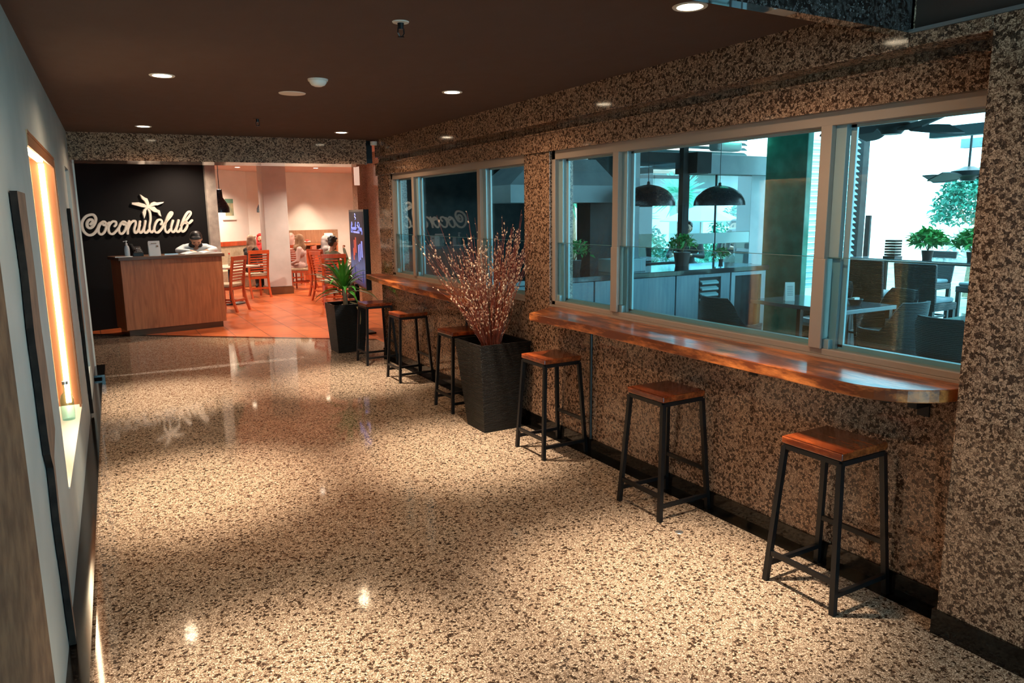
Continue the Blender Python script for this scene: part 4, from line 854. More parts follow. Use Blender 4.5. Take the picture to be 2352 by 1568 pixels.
def hijab(c, look, mat, drape=((0, 0, -.2),)):
    c = Vector(c); f = Vector(look).normalized(); s = f.cross(Vector((0, 0, 1))).normalized(); u = Vector((0, 0, 1)); r = .018
    def P(a, b, z): return tuple(c + s * a + f * b + u * z)
    pr = [('e', P(0, -.022, .035), (.098, .098, .108), mat), ('c', P(-.082, .025, .03), P(-.070, .035, -.10), .026, .035, mat), ('c', P(.082, .025, .03), P(.070, .035, -.10), .026, .035, mat),
          ('c', P(-.06, .05, .09), P(.06, .05, .09), .028, .028, mat), ('c', P(-.06, .045, -.12), P(.06, .045, -.12), .035, .035, mat), ('c', P(0, -.05, -.02), P(0, -.04, -.16), .085, .10, mat),
          ('c', P(-.10, 0, -.19), P(.10, 0, -.19), .075, .075, mat), ('c', P(-.06, .05, -.18), P(.06, .06, -.30), .07, .07, mat), ('c', P(.05, -.08, -.16), P(-.03, -.08, -.34), .075, .06, mat)]
    return pr
def seated(top, bottom, skin='skin', lean=.0, look=(0, 1, 0), arms='table', masked=False, drink=False, sh=.46):
    hp = .09; ty = lean
    pr = [('c', (-.085, 0, sh + .10), (.085, 0, sh + .10), .125, .125, bottom), ('c', (0, 0, sh + .12), (0, ty * .6, .80), .125, .125, top), ('c', (-.09, ty, .88), (.09, ty, .88), .115, .115, top),
          ('c', (-.16, ty, .98), (.16, ty, .98), .062, .062, top), ('c', (0, ty, .98), (0, ty + .015, 1.10), .058, .050, skin)]
    for s in (-1, 1):
        pr += [('c', (s * .10, .02, sh + .08), (s * .13, .42, sh + .06), .088, .066, bottom), ('c', (s * .13, .43, sh + .05), (s * .13, .40, .11), .060, .042, bottom),
               ('c', (s * .13, .38, .045), (s * .14, .56, .035), .040, .030, 'dark'), ('c', (s * .13, .37, .035), (s * .13, .42, .06), .034, .038, 'dark')]
        sh_ = (s * .20, ty, .97)
        if arms == 'table' or (drink and s < 0): el, wr = (s * .27, ty + .12, .76), (s * .15, ty + .36, .79)
        elif arms == 'lap': el, wr = (s * .26, ty + .02, .70), (s * .12, ty + .25, .62)
        if drink and s > 0: el, wr = (s * .25, ty + .20, .86), (s * .10, ty + .24, 1.06)
        pr += [('c', sh_, el, .055, .045, top), ('c', el, wr, .044, .030, top)]
        d = (Vector(wr) - Vector(el)).normalized(); pr += hand(Vector(wr) + d * .01, d if not (drink and s > 0) else (d + Vector((-.5, .2, 0))), (0, 0, 1) if not (drink and s > 0) else (-s, -.4, .2), 1, skin, .7, s)
    hc = (0, ty + .035, 1.20); pr += head(hc, look, skin, masked); return pr, hc

def short_hair(c, look, curly=False):
    c = Vector(c); f = Vector(look).normalized(); s = f.cross(Vector((0, 0, 1))).normalized(); u = s.cross(f).normalized()
    def P(a, b, z): return tuple(c + s * a + f * b + u * z)
    pr = [('e', P(0, -.018, .052), (.090, .090, .088), 'hair'), ('e', P(0, -.05, .0), (.078, .062, .080), 'hair'), ('c', P(-.05, .055, .098), P(.05, .055, .098), .024, .024, 'hair'), ('c', P(-.078, .01, .04), P(-.078, .0, .0), .014, .010, 'hair'), ('c', P(.078, .01, .04), P(.078, .0, .0), .014, .010, 'hair')]
    if curly:
        r = random.Random(3)
        for i in range(26): a = r.uniform(0, 6.28); e = r.uniform(.2, 1.5); pr.append(('e', P(.095 * math.cos(a) * math.cos(e), -.015 + .095 * math.sin(a) * math.cos(e) * .9, .06 + .09 * math.sin(e)), (.022, .022, .022), 'hair'))
    return pr
# the hostess bends over the desk and writes
hl = (.10, .62, -.78); hc = (0, .42, 1.345); tp = 'shirt'
pr = [('c', (-.08, 0, .90), (.08, 0, .90), .12, .12, 'dark'), ('c', (0, .0, .95), (0, .16, 1.10), .12, .12, tp), ('c', (-.09, .25, 1.18), (.09, .25, 1.18), .10, .10, tp), ('c', (-.16, .30, 1.215), (.16, .30, 1.215), .056, .056, tp), ('c', (0, .30, 1.20), (0, .385, 1.29), .055, .050, 'skin')]
for s in (-1, 1):
    pr += [('c', (s * .09, 0, .86), (s * .10, .03, .48), .088, .060, 'dark'), ('c', (s * .10, .03, .48), (s * .10, -.01, .10), .056, .040, 'dark'), ('c', (s * .10, -.02, .04), (s * .11, .15, .032), .040, .030, 'dark'),
           ('c', (s * .19, .30, 1.20), (s * .27, .40, 1.178), .054, .046, tp), ('c', (s * .27, .40, 1.178), (s * .13, .56, 1.168), .042, .030, tp if s < 0 else tp)]
    d = (Vector((s * .13, .56, 1.16)) - Vector((s * .27, .40, 1.178))).normalized(); pr += hand(Vector((s * .13, .56, 1.170)) + d * .01, d, (0, 0, 1), 1, 'skin', .35, s)
pr += head(hc, hl, 'skin'); pr.append(('c', (-.05, .36, 1.265), (.05, .36, 1.265), .05, .05, 'dark'))
person('dark-haired person in a pale shirt and dark neckcloth bending over the desk and writing', (1.40, 12.90, 0), PI + DA - .12, pr, [('hair', short_hair(hc, hl))])
# diners
def diner(label, loc, rz, top, bottom, hj=None, vox=.013, curly=False, skin='skin', **kw):
    pr, hc = seated(top, bottom, skin, **kw); lk = kw.get('look', (0, 1, 0))
    
    ex = [('headscarf', hijab(hc, lk, hj))] if hj else [('hair', short_hair(hc, lk, curly))]
    p_ = person(label, loc, rz, pr, ex, vox); p_.scale = (.95,) * 3; return p_
diner('person in a beige headscarf and black top, back to the camera, left of the column', (3.12, 17.42, 0), math.radians(-60), 'dark', 'dark', 'beige', lean=.02)
diner('person in a red headscarf and black clothes beside the left edge of the column', (3.62, 18.75, 0), math.radians(165), 'dark', 'dark', 'redc', lean=.06)
diner('person in a mauve headscarf just right of the column', (4.27, 18.36, 0), math.radians(10), 'mauve', 'dark', 'mauve', lean=.03)
diner('person in a tan headscarf and pale pink dress facing the camera with a face mask', (4.20, 17.22, 0), math.radians(62), 'pink', 'pink', 'tanh', look=(.35, 1, 0), masked=True, arms='lap')
diner('person in a grey headscarf and grey top behind the curly-haired diner', (4.31, 15.60, 0), math.radians(-60), 'greyc', 'dark', 'greyc', lean=.02)
diner('person with curly black hair in an olive shirt, drinking', (4.12, 14.66, 0), math.radians(-75), 'olive', 'olive', None, curly=True, skin='skin2', lean=.08, look=(-.1, 1, -.1), drink=True)

# ================================================================== TERRACE beyond the windows
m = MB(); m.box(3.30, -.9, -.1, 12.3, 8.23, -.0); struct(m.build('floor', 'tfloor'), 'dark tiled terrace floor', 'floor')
m = MB(); m.box(7, 8.23, -.14, 60, 60, -.02); m.box(12.3, -30, -.14, 60, 8.23, -.02); struct(m.build('ground', 'grass'), 'pale garden ground beyond the terrace', 'ground')
m = MB(); m.box(3.15, 1.3, 2.75, 8.6, 8.4, 2.85); struct(m.build('ceiling', 'beam'), 'blue-grey terrace roof', 'ceiling')
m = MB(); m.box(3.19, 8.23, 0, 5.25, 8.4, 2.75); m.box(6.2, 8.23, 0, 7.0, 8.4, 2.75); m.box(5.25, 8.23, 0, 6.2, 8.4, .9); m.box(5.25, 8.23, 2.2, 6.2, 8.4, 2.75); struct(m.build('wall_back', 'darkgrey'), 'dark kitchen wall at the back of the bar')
# roof beams and skylight bars over the open side
for i, y in enumerate((2.2, 3.3, 4.4)):
    m = MB(); m.box(8.6, y, 2.62, 12.2, y + .12, 2.8); struct(m.build('trim_10', 'beam'), 'blue-grey pergola rafter', 'trim')
for x in (8.6, 10.4, 12.1):
    m = MB(); m.box(x, 1.5, 2.50, x + .12, 5.25 if x < 9 else 5.9, 2.62); struct(m.build('trim_11', 'beam'), 'blue-grey pergola beam', 'trim')
gt = thing('slatted_sunshade', 'pale slatted sunshade under the pergola at the far right of the window', 'sunshade', (10.2, 3.9, 2.45), world=True)
for i in range(6):
    m = MB(); m.box(9.2 + i * .22, 2.8, 2.44, 9.28 + i * .22, 5.0, 2.475); m.build('slat', 'slat', gt)
# bar counter
m = MB(); m.box(3.3, 6.14, 0, 6.92, 6.78, .06); bar_plinth = m
bc = thing('bar_counter', 'grey bar counter with a dark polished top running away from the window', 'counter', (5, 6.4, 0), world=True)
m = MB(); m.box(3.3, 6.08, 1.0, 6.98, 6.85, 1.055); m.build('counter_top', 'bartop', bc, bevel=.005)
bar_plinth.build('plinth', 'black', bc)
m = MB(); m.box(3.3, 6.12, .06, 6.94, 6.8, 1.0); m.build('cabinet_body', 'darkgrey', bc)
for x0, x1 in ((3.32, 4.43), (4.45, 5.53), (5.55, 6.36)):
    m = MB()
    if x1 > 6: m.box(x0, 6.095, .06, 5.88, 6.12, .995); m.box(5.88, 6.095, .96, x1, 6.12, .995); m.box(6.22, 6.095, .06, x1, 6.12, .96); m.box(5.88, 6.095, .06, 6.22, 6.12, .30)
    else: m.box(x0, 6.095, .06, x1, 6.12, .995)
    m.build('panel', 'greyw', bc)
m = MB(); m.box(6.38, 6.09, .06, 6.94, 6.12, .12); m.box(6.38, 6.09, .955, 6.94, 6.12, .995); m.box(6.38, 6.09, .12, 6.44, 6.12, .955); m.box(6.87, 6.09, .12, 6.94, 6.12, .955); m.build('open_frame', 'greybox', bc)
m = MB()
for i in range(4): z = .905 - i * .068; m.hexa([(5.90, 6.06, z - .02), (6.15, 6.06, z - .02), (6.15, 6.10, z), (5.90, 6.10, z)], [(5.90, 6.06, z), (6.15, 6.06, z), (6.15, 6.10, z + .02), (5.90, 6.10, z + .02)])
m.build('louvre', 'slat', bc)
bx_ = thing('counter_box', 'pale grey box at the left end of the bar counter', 'box', (4.98, 6.40, 1.055)); m = MB(); m.box(-.16, -.15, 0, .26, .15, .13); m.build('body', 'greybox', bx_, bevel=.004); m = MB(); m.box(.19, -.152, .005, .2, -.15, .125); m.box(-.16, -.15, .13, .26, .15, .138); m.build('lid', 'slat', bx_)
# extractor hood over the bar
hd = thing('extractor_hood', 'grey sloped extractor hood with a pale skirt above the bar', 'hood', (4.6, 7.2, 1.8), world=True)
m = MB(); m.box(3.95, 6.95, 1.805, 5.43, 7.7, 1.995); m.build('skirt', 'greybox', hd)
m = MB(); m.hexa([(3.95, 6.96, 1.995), (5.43, 6.96, 1.995), (5.43, 7.7, 1.995), (3.95, 7.7, 1.995)], [(4.32, 7.05, 2.29), (5.14, 7.05, 2.29), (5.14, 7.6, 2.29), (4.32, 7.6, 2.29)]); m.build('canopy', noisy('hood_grey', (.16, .19, .21), (.22, .25, .27), 4, .5), hd)
m = MB(); m.box(4.75, 7.15, 2.29, 5.1, 7.45, 2.75); m.build('flue', 'steel', hd)
for a, b, c_ in ((5.19, 5.46, 'dark stone pier beside the extractor hood'),): m = MB(); m.box(a, 7.22, 0, b, 7.5, 2.75); struct(m.build('column', 'darkgrey'), c_, 'column')
m = MB(); m.box(5.79, 7.18, 0, 5.90, 7.4, 2.75); struct(m.build('column', 'greybox'), 'slim grey post behind the left pendant lamp', 'column')
# glazed screen behind the bar
gz = thing('window_4', 'glazed screen behind the bar', 'window', (6.8, 7.2, .95), world=True, kind='structure')
m = MB(); m.box(6.58, 7.16, .95, 6.66, 7.24, 2.75); m.box(7.185, 7.19, .95, 7.205, 7.21, 2.3); m.box(6.67, 7.17, .95, 6.70, 7.23, 2.21); m.box(5.9, 7.18, .95, 7.9, 7.22, .975); m.box(5.9, 7.17, 1.03, 6.58, 7.23, 1.06); m.build('post', 'darkgrey', gz)
m = MB(); m.box(5.9, 7.198, .975, 7.85, 7.203, 2.3); m.build('pane', 'glass', gz)
m = MB(); m.box(6.66, 7.19, 1.27, 7.83, 7.196, 1.41); m.build('frosted_band', M('frosted_band', (.45, .68, .68), .7), gz)
m = MB(); m.box(5.9, 7.22, 2.23, 6.6, 7.5, 2.42); m.box(5.9, 7.2, 2.10, 6.6, 7.26, 2.14); struct(m.build('trim_12', 'darkgrey'), 'dark beam above the glazed screen', 'trim')
bb = thing('box_beam', 'grey boxed beam with a dark left end above the right pendant lamp', 'beam', (7.5, 7.3, 2.3), world=True, kind='structure')
m = MB(); m.box(6.90, 7.05, 2.16, 8.17, 7.4, 2.40); m.build('face', 'greybox', bb); m = MB(); m.box(6.66, 7.0, 2.165, 6.90, 7.4, 2.42); m.build('end', 'darkgrey', bb)
lv = thing('louvred_clerestory', 'pale louvres above the bar screen', 'louvre', (7, 7.5, 2.5), world=True, kind='structure')
for i in range(5):
    z = 2.44 + i * .065; m = MB(); m.hexa([(5.9, 7.45, z), (8.0, 7.45, z), (8.0, 7.5, z + .03), (5.9, 7.5, z + .03)], [(5.9, 7.45, z + .012), (8.0, 7.45, z + .012), (8.0, 7.5, z + .042), (5.9, 7.5, z + .042)]); m.build('slat', 'slat', lv)
m = MB(); m.box(7.85, 7.2, 0, 8.35, 7.45, 2.16); struct(m.build('wall_back', 'greybox'), 'grey wall behind the green column')
# ac / green lamp box
ac = thing('insect_lamp', 'rounded white lamp unit glowing green above the boxed beam', 'lamp', (7.33, 7.2, 2.56), world=True)
m = MB(); m.box(7.12, 7.1, 2.46, 7.55, 7.3, 2.66); m.build('casing', 'ac', ac, bevel=.04, seg=4)
for z in (2.58, 2.62): m = MB(); m.tube([(7.19, 7.092, z), (7.50, 7.092, z)], .016, 8); m.build('tube_lamp', 'acl', ac)
# dome pendants over the bar
def dome(x, y, lab):
    t = thing('dome_pendant', lab, 'pendant lamp', (x, y, 1.76), group='black dome pendants over the bar'); pf = [(.305 * math.cos(a * PI / 16), .235 * math.sin(a * PI / 16)) for a in range(8)] + [(.02, .236)]
    m = MB(); m.lathe(pf + [(.012, .226)] + [(p * .965, q * .96) for p, q in pf[:8]][::-1], seg=40, close=True); m.build('shade', 'pendant', t, smooth=True)
    m = MB(); m.tube([(0, 0, .23), (0, 0, .99)], .004, 5); m.lathe([(0, .235), (.02, .235), (.015, .27), (0, .27)], seg=12); m.build('cord', 'black', t)
dome(5.55, 6.6, 'left black dome pendant over the bar'); dome(6.655, 6.6, 'right black dome pendant over the bar')
# green marble column
m = MB(); m.box(7.60, 6.12, 0, 7.70, 6.75, 2.75); struct(m.build('column', 'green', bevel=.01), 'dark green marble column on the terrace', 'column')
# louvred screen right of the column
ls = thing('louvred_screen', 'bright louvred screen to the right of the green column', 'screen', (9, 7.3, 0), world=True, kind='structure')
for i in range(26):
    z = .55 + i * .085; m = MB(); m.hexa([(8.4, 7.3, z), (10.25, 7.3, z), (10.25, 7.36, z + .05), (8.4, 7.36, z + .05)], [(8.4, 7.3, z + .014), (10.25, 7.3, z + .014), (10.25, 7.36, z + .064), (8.4, 7.36, z + .064)]); m.build('slat', 'slat', ls)
m = MB(); m.box(10.25, 7.25, 0, 10.39, 7.4, 2.75); m.box(10.52, 7.25, 0, 10.56, 7.33, 1.6); m.build('post', 'darkgrey', ls)
m = MB(); m.box(11.1, 9.5, 0, 13.4, 9.7, 4.2); struct(m.build('wall_far', 'whitebright'), 'sunlit white wall beyond the terrace')
hs = thing('hose_reel', 'coiled black hose hanging left of the louvred screen post', 'hose', (9.62, 7.288, 1.48)); m = MB()
for r in (.10, .125, .15): m.tube([(r * math.cos(a * PI / 12), 0, r * math.sin(a * PI / 12) * 1.3) for a in range(25)], .012, 6)
m.build('coil', 'black', hs); m = MB(); m.tube([(-.1, 0, -.16), (-.12, 0, -.3), (-.02, 0, -.38)], .008, 5); m.build('tail', 'black', hs)

# ceiling fans
def fan(x, y, z, top, rz, lab):
    t = thing('ceiling_fan', lab, 'fan', (x, y, z), rz, 'ceiling fans on the terrace')
    m = MB(); m.lathe([(0, -.06), (.07, -.06), (.10, -.02), (.17, 0), (.18, .05), (.10, .075), (.05, .10), (0, .10)], seg=28); m.build('motor', 'fan', t, smooth=True)
    m = MB(); m.tube([(0, 0, .09), (0, 0, top - z)], .013, 8); m.lathe([(0, top - z - .05), (.05, top - z - .05), (.065, top - z), (0, top - z)], seg=16); m.build('rod', 'fan', t)
    for k in range(4):
        a = k * PI / 2; m = MB(); n = 8; vs = []
        for i in range(n + 1):
            s = i / n; r = .13 + .40 * s; w_ = .035 + .065 * math.sin(min(1, s * 1.08) * PI * .62); tl = .42
            for q in (-1, 1): vs.append((r * math.cos(a) - q * w_ * math.sin(a), r * math.sin(a) + q * w_ * math.cos(a), -.02 + q * w_ * tl + .006)); 
            for q in (1, -1): vs.append((r * math.cos(a) - q * w_ * math.sin(a), r * math.sin(a) + q * w_ * math.cos(a), -.02 + q * w_ * tl - .006))
        fs = [(i * 4 + q, i * 4 + (q + 1) % 4, (i + 1) * 4 + (q + 1) % 4, (i + 1) * 4 + q) for i in range(n) for q in range(4)] + [(3, 2, 1, 0), tuple(4 * n + q for q in range(4))]
        m.add(vs, fs); m.build('blade', 'fan', t)
    return t
fan(5.5, 3.66, 2.33, 2.75, -.45, 'dark ceiling fan nearer the window, near its top edge'); fan(8.9, 4.93, 2.07, 2.62, -.15, 'dark ceiling fan on a long rod at the far right of the window')

# wicker chairs and tables
def make_wicker(label, loc, rz):
    t = thing('wicker_chair', label, 'chair', loc, rz, 'charcoal wicker tub chairs on the terrace')
    n = 22; m = MB(); vs = []
    for i in range(n + 1):
        a = math.radians(-35 + 250 * i / n); dx, dy = math.cos(a), math.sin(a); back = max(0, math.sin(a - 0)) ; h = .62 + .26 * max(0, min(1, (back - .45) / .35)); flare = .03 if back > .6 else 0
        for r, z in ((.24, .10), (.285 + flare, h), (.255 + flare, h), (.215, .10)): vs.append((dx * r, -dy * r, z))
    fs = [(i * 4 + q, i * 4 + (q + 1) % 4, (i + 1) * 4 + (q + 1) % 4, (i + 1) * 4 + q) for i in range(n) for q in range(4)] + [(3, 2, 1, 0), tuple(4 * n + q for q in range(4))]
    m.add(vs, fs); m.build('shell', 'wicker', t, smooth=True)
    m = MB(); m.lathe([(0, .38), (.225, .38), (.235, .42), (.21, .46), (0, .47)], seg=24); m.build('seat_cushion', 'seatc', t, smooth=True)
    for sx in (-1, 1):
        for sy in (-1, 1): m = MB(); m.bar((sx * .16, sy * .16, 0), (sx * .16, sy * .16, .38), .03, .03); m.build('leg', 'black', t)
    return t
wk = make_wicker('wicker chair in front of the bar, left of the table with the card', (5.43, 5.15, 0), math.radians(-90))
for loc, rz, lab in (((7.02, 4.62, 0), math.radians(75), 'wicker chair at the far right side of the table with the card'), ((5.82, 3.18, 0), math.radians(-92), 'large-looking wicker chair in the lower right corner of the window'),
                     ((6.35, 4.10, 0), math.radians(-5), 'wicker chair tucked under the near edge of the table with the card'), ((7.3, 5.55, 0), math.radians(90), 'wicker chair behind the last mullion, past the table with the card')): dup(wk, loc, rz, lab)
def make_ttable(label, loc, a, b, h=.75):
    t = thing('terrace_table', label, 'table', loc, 0, 'slate-topped terrace tables')
    m = MB(); m.box(-a / 2, -b / 2, h - .04, a / 2, b / 2, h); m.build('table_top', 'ttop', t, bevel=.004)
    for sx in (-1, 1):
        for sy in (-1, 1): m = MB(); m.bar((sx * (a / 2 - .05), sy * (b / 2 - .05), 0), (sx * (a / 2 - .05), sy * (b / 2 - .05), h - .04), .05, .05); m.build('leg', 'black', t)
    return t
make_ttable('slate-topped terrace table carrying the white card and the dark bowl', (6.54, 5.0, 0), .80, 1.16)
make_ttable('slate-topped terrace table at the lower right edge of the window', (6.75, 3.25, 0), .8, .8)
ht = make_ttable('long high table on the terrace carrying the leafy pot plants', (9.15, 5.35, 0), .75, 1.9, 1.07)
tc = thing('card_stand', 'folded white card standing on the slate terrace table', 'card', (6.38, 5.27, .75), math.radians(-30))
m = MB(); m.hexa([(-.05, -.03, 0), (.05, -.03, 0), (.05, -.026, 0), (-.05, -.026, 0)], [(-.05, -.004, .195), (.05, -.004, .195), (.05, 0, .195), (-.05, 0, .195)]); m.build('front', 'paper', tc)
m = MB(); m.hexa([(-.05, .026, 0), (.05, .026, 0), (.05, .03, 0), (-.05, .03, 0)], [(-.05, 0, .195), (.05, 0, .195), (.05, .004, .195), (-.05, .004, .195)]); m.build('back', 'paper', tc)
m = MB()
for i in range(6): z = .06 + i * .018; m.box(-.03, -.03 + z * .133 - .002, z, .03, -.03 + z * .133 + .001, z + .005)
m.build('print', 'seatc', tc)
bw = thing('condiment_bowl', 'small dark bowl on the slate terrace table', 'bowl', (6.62, 4.66, .75)); m = MB(); m.lathe([(0, 0), (.05, 0), (.075, .06), (.07, .06), (.045, .01), (0, .01)], seg=20); m.build('bowl', 'black', bw, smooth=True); m = MB(); m.box(-.04, -.02, .04, .04, .02, .075); m.build('sachets', 'paper', bw)
mb_ = thing('menu_board', 'dark slatted menu holder on the high terrace table', 'menu', (8.93, 5.80, 1.07)); m = MB(); m.box(-.08, -.08, 0, .08, .08, .03); m.build('base', 'black', mb_); m = MB()
for i in range(6): m.box(-.07, -.07, .035 + i * .035, .07, .07, .06 + i * .035)
m.build('slats', 'darkgrey', mb_)
def make_high(label, loc, rz):
    t = thing('high_chair', label, 'chair', loc, rz, 'charcoal high chairs at the terrace high table')
    m = MB(); m.hexa([(-.22, -.20, .70), (.22, -.20, .70), (.22, -.16, .70), (-.22, -.16, .70)], [(-.235, -.26, 1.12), (.235, -.26, 1.12), (.235, -.22, 1.12), (-.235, -.22, 1.12)]); m.build('backrest', 'wicker', t, bevel=.01)
    m = MB(); m.box(-.22, -.20, .62, .22, .22, .70); m.build('seat', 'wicker', t, bevel=.01)
    m = MB(); m.box(-.20, -.16, .70, .20, .20, .75); m.build('seat_cushion', 'seatc', t, bevel=.02)
    for sx in (-1, 1):
        for sy in (-1, 1): m = MB(); m.bar((sx * .19, sy * .19, 0), (sx * .19, sy * .19, .62), .045, .045); m.build('leg', 'black', t)
    m = MB()
    for a, b in (((-1, -1), (1, -1)), ((1, -1), (1, 1)), ((1, 1), (-1, 1)), ((-1, 1), (-1, -1))): m.bar((a[0] * .19, a[1] * .19, .25), (b[0] * .19, b[1] * .19, .25), .02, .025)
    m.build('footrest', 'black', t)
    return t
hc_ = make_high('high chair with a tall wicker back nearest the window, right of the last mullion', (7.85, 4.68, 0), math.radians(-90))
for loc, rz, lab in (((8.0, 5.38, 0), math.radians(-90), 'high chair next to the last window mullion'), ((9.9, 5.9, 0), math.radians(90), 'high chair on the far side of the high table, left one'), ((9.95, 5.2, 0), math.radians(90), 'high chair on the far side of the high table, right one')): dup(hc_, loc, rz, lab)
# leafy pot plants on the high table and in the garden
def bush(name, label, c, r, n, mat, leaf, potr=.07, cat='plant', sq=.8, seed=1, group=None, lift=0):
    t = thing(name, label, cat, c, group=group); R = random.Random(seed); m = MB()
    if potr: m.lathe([(0, 0), (potr * .75, 0), (potr, potr * 1.6), (potr * .9, potr * 1.6), (0, potr * 1.5)], seg=16); m.build('pot', 'terrapot', t, smooth=True)
    h0 = potr * 1.5 + lift; m = MB()
    if lift: m.tube([(0, 0, 0), (.04, 0, h0 * .5), (0, 0, h0 + r * .4)], [.09, .07, .04], 8); m.build('trunk', 'trunk', t, smooth=True); m = MB()
    for i in range(12): a = R.uniform(0, 6.28); m.tube([(0, 0, h0), (math.cos(a) * r * .4, math.sin(a) * r * .4, h0 + r * .8), (math.cos(a) * r * .8, math.sin(a) * r * .8, h0 + r * R.uniform(.8, 1.5))], [.006 * r * 4, .004 * r * 4, .002], 4)
    m.build('stems', 'trunk', t); m = MB()
    for i in range(n):
        a = R.uniform(0, 6.28); e = R.uniform(-.1, 1.5); q = r * R.uniform(.45, 1) ** .6; p = Vector((math.cos(a) * math.cos(e) * q, math.sin(a) * math.cos(e) * q, h0 + r * .45 + math.sin(e) * q * sq)); d = Vector((R.uniform(-1, 1), R.uniform(-1, 1), R.uniform(-.4, .9))).normalized()
        m.strip([p, p + d * leaf * .5, p + d * leaf + Vector((0, 0, -leaf * .2))], [leaf * .05, leaf * .22, .001], (R.uniform(-1, 1), R.uniform(-1, 1), 1.2), .25)
    tag(m.build('foliage', mat, t), kind='stuff'); return t
bush('potted_plant', 'left bright green leafy pot plant on the high terrace table', (9.05, 5.42, 1.07), .20, 420, 'plantg', .11, seed=2); bush('potted_plant', 'right bright green leafy pot plant on the high terrace table', (9.10, 4.90, 1.07), .20, 420, 'plantg', .11, seed=3)
bush('potted_plant', 'leafy red-brown pot plant standing at the left end of the bar counter', (6.1, 6.62, 1.055), .16, 140, 'plantg', .08, potr=.10, seed=4)
bush('potted_plant', 'small bright green plant on the bar counter by the dark post', (6.82, 6.7, 1.055), .10, 90, 'plantg', .06, potr=.03, seed=5)
bush('potted_plant', 'leafy trough plant behind the extractor hood', (4.55, 6.62, 1.055), .17, 160, 'plantg', .07, potr=.08, seed=6)
bush('garden_tree', 'teal-green garden tree beyond the terrace, at the far right of the window', (14.6, 7.9, 0), .75, 2600, 'tree', .13, potr=0, cat='tree', sq=1.2, seed=7, lift=1.15)
bush('white_leaved_shrub', 'bright white-leaved shrub below the garden tree', (13.4, 7.1, .0), .6, 900, 'white_leaf', .18, potr=0, cat='shrub', sq=.8, seed=8, lift=.6)
rr_ = random.Random(4)
for i, (x, y, r_, lab) in enumerate(((7.55, 9.6, .60, 'garden shrub behind the slim grey post'), (9.0, 10.9, .6, 'garden shrub left of the dark post behind the bar'), (10.35, 10.1, .5, 'garden shrub between the two pendant lamps'), (13.2, 12.5, .8, 'garden shrub seen beneath the right pendant lamp'))): bush('garden_shrub', lab, (x, y, .0), r_, 700, ('palm', 'tree')[i % 2], .15, potr=0, cat='shrub', sq=1.1, seed=20 + i, lift=.5)
def palm(label, c, h, r, n=46, lm='palm'):
    t = thing('palm_tree', label, 'palm tree', c); m = MB(); m.tube([(0, 0, 0), (.05, 0, h * .5), (0, 0, h)], [.11, .08, .07], 10); m.build('trunk', 'trunk', t, smooth=True); R = random.Random(int(h * 100)); m = MB()
    for i in range(n * 3):
        a = R.uniform(0, 6.28); e = R.uniform(-.7, 1.4); p = Vector((0, 0, h)); d = Vector((math.cos(a) * math.cos(e), math.sin(a) * math.cos(e), math.sin(e))); m.strip([p, p + d * r * .5, p + d * r + Vector((0, 0, -.12 * r))], [.012, .03, .002], (d.y, -d.x, .6), .2)
    tag(m.build('fronds', lm, t), kind='stuff')
palm('spiky palm crown showing between the two pendant lamps', (12.4, 13.6, 0), 2.05, .70); palm('spiky palm under the extractor hood', (7.2, 10.6, 0), 1.9, .6); palm('palm behind the glazed screen left of the dark post', (10.2, 12.9, 0), 1.5, .8)
# garden house with clay tiles, parasol
gh = thing('garden_house', 'low pale building with a clay tile roof seen between the pendant lamps', 'building', (13, 15, 0), world=True)
m = MB(); m.box(9.5, 15, 0, 19, 19, 2.75); m.build('wall', noisy('house_wall', (.20, .24, .26), (.3, .34, .35), 2, .8), gh)
m = MB(); m.hexa([(9.0, 14.3, 2.62), (19.5, 14.3, 2.62), (19.5, 17, 3.7), (9.0, 17, 3.7)], [(9.0, 14.3, 2.72), (19.5, 14.3, 2.72), (19.5, 17, 3.8), (9.0, 17, 3.8)]); m.build('roof', 'rooft', gh)
for x in (10.3, 12.2, 14.5):
    m = MB(); m.box(x, 14.95, .6, x + 1.1, 15, 2.2); f_ = m.build('window', 'whitebright', gh); m = MB(); m.box(x + .08, 14.93, .68, x + .50, 14.96, 2.12); m.box(x + .6, 14.93, .68, x + 1.02, 14.96, 2.12); m.build('pane', 'slat', f_)
pr_ = thing('garden_parasol', 'pale blue garden parasol behind the dark post', 'parasol', (11.1, 11.5, 0)); m = MB(); m.lathe([(.85, 1.50), (.42, 1.68), (0, 1.84), (0, 1.82), (.42, 1.66), (.85, 1.48)], seg=8, close=True); m.build('canopy', 'umb', pr_); m = MB(); m.tube([(0, 0, 0), (0, 0, 2.1)], .025, 8); m.build('pole', 'steel', pr_)
m = MB(); m.box(-.9, -.25, .0, .9, .25, .9); o = m.build('garden_wall', 'whitebright', origin=(0, 0, 0)); o.location = (11.6, 8.9, 0); tag(o, 'low white planter wall beyond the louvred screen', 'low wall', kind='structure')
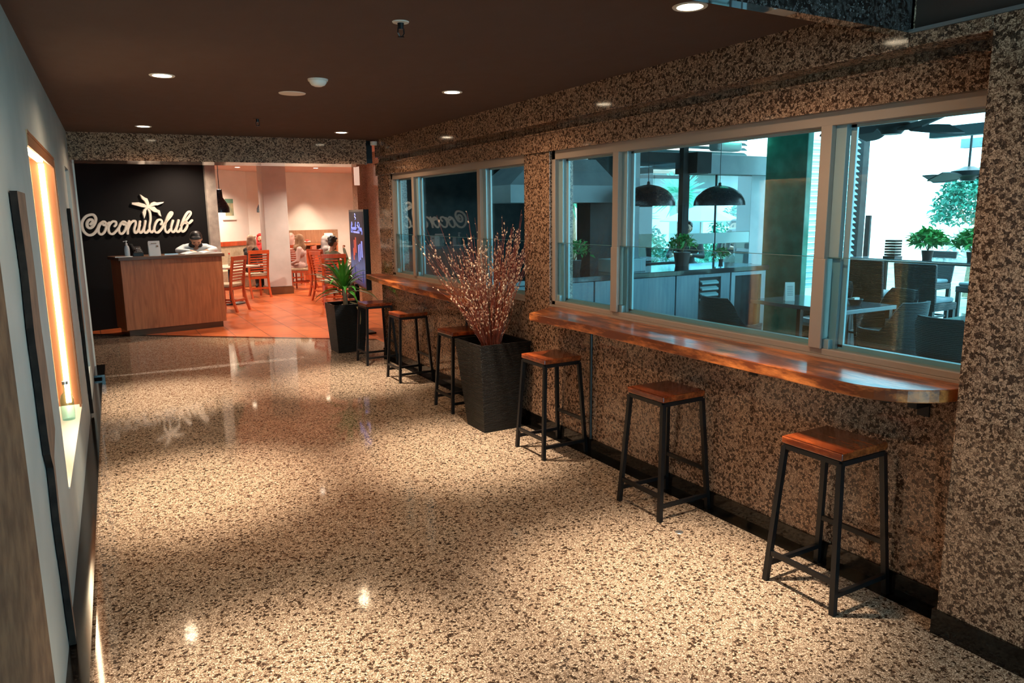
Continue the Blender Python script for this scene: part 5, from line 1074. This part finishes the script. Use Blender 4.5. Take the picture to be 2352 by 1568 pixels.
# people outside
def outsider(label, loc, rz, top, cap=False):
    pr, hc = seated(top, 'dark', 'skin2', lean=.03); return person(label, loc, rz, pr, [('hair', short_hair(hc, (0, 1, 0)))], .014)
hc = (0, .02, 1.60); tp = 'greyshirt'
pr = [('c', (-.09, 0, .93), (.09, 0, .93), .12, .12, 'dark'), ('c', (0, 0, .98), (0, 0, 1.18), .125, .13, tp), ('c', (-.10, 0, 1.28), (.10, 0, 1.28), .11, .11, tp), ('c', (-.17, 0, 1.38), (.17, 0, 1.38), .06, .06, tp), ('c', (0, 0, 1.38), (0, .01, 1.50), .055, .05, 'skin2')]
for s in (-1, 1):
    pr += [('c', (s * .10, 0, .88), (s * .10, .02, .48), .088, .060, 'dark'), ('c', (s * .10, .02, .48), (s * .10, 0, .10), .056, .040, 'dark'), ('c', (s * .10, -.02, .04), (s * .11, .15, .032), .040, .030, 'dark'), ('c', (s * .21, 0, 1.36), (s * .25, .10, 1.14), .052, .042, tp), ('c', (s * .25, .10, 1.14), (s * .16, .34, 1.10), .038, .028, 'skin2')]
    dd = Vector((s * -.09, .24, -.04)).normalized(); pr += hand(Vector((s * .16, .34, 1.10)) + dd * .01, dd, (0, 0, 1), 1, 'skin2', .6, s)
pr += head(hc, (0, 1, -.3), 'skin2')
person('person in a grey shirt standing behind the bar screen near the right pendant lamp', (8.60, 8.02, 0), math.radians(-60), pr, [('hair', short_hair(hc, (0, 1, -.3)))], .012)
for loc, rz, lab, tpc in (((8.45, 9.05, .22), 2.2, 'dark-haired person outside, between the pendant lamps', 'dark'), ((9.55, 9.1, .22), 2.4, 'person in dark clothes outside, under the right pendant lamp', 'dark')):
    outsider(lab, loc, rz, tpc); 
for loc, lab in (((8.45, 9.05, 0), 'low garden bench under the dark-haired person between the pendant lamps'), ((9.55, 9.1, 0), 'low garden bench under the person beneath the right pendant lamp')):
    t = thing('garden_bench', lab, 'bench', loc, group='garden benches'); m = MB(); m.box(-.35, -.25, .60, .35, .25, .66); m.build('seat', 'trunk', t)
    for sx in (-1, 1): m = MB(); m.box(sx * .3 - .03, -.22, 0, sx * .3 + .03, .22, .60); m.build('leg', 'trunk', t)

for o in bpy.data.objects:
    if '_world' in o: del o['_world']
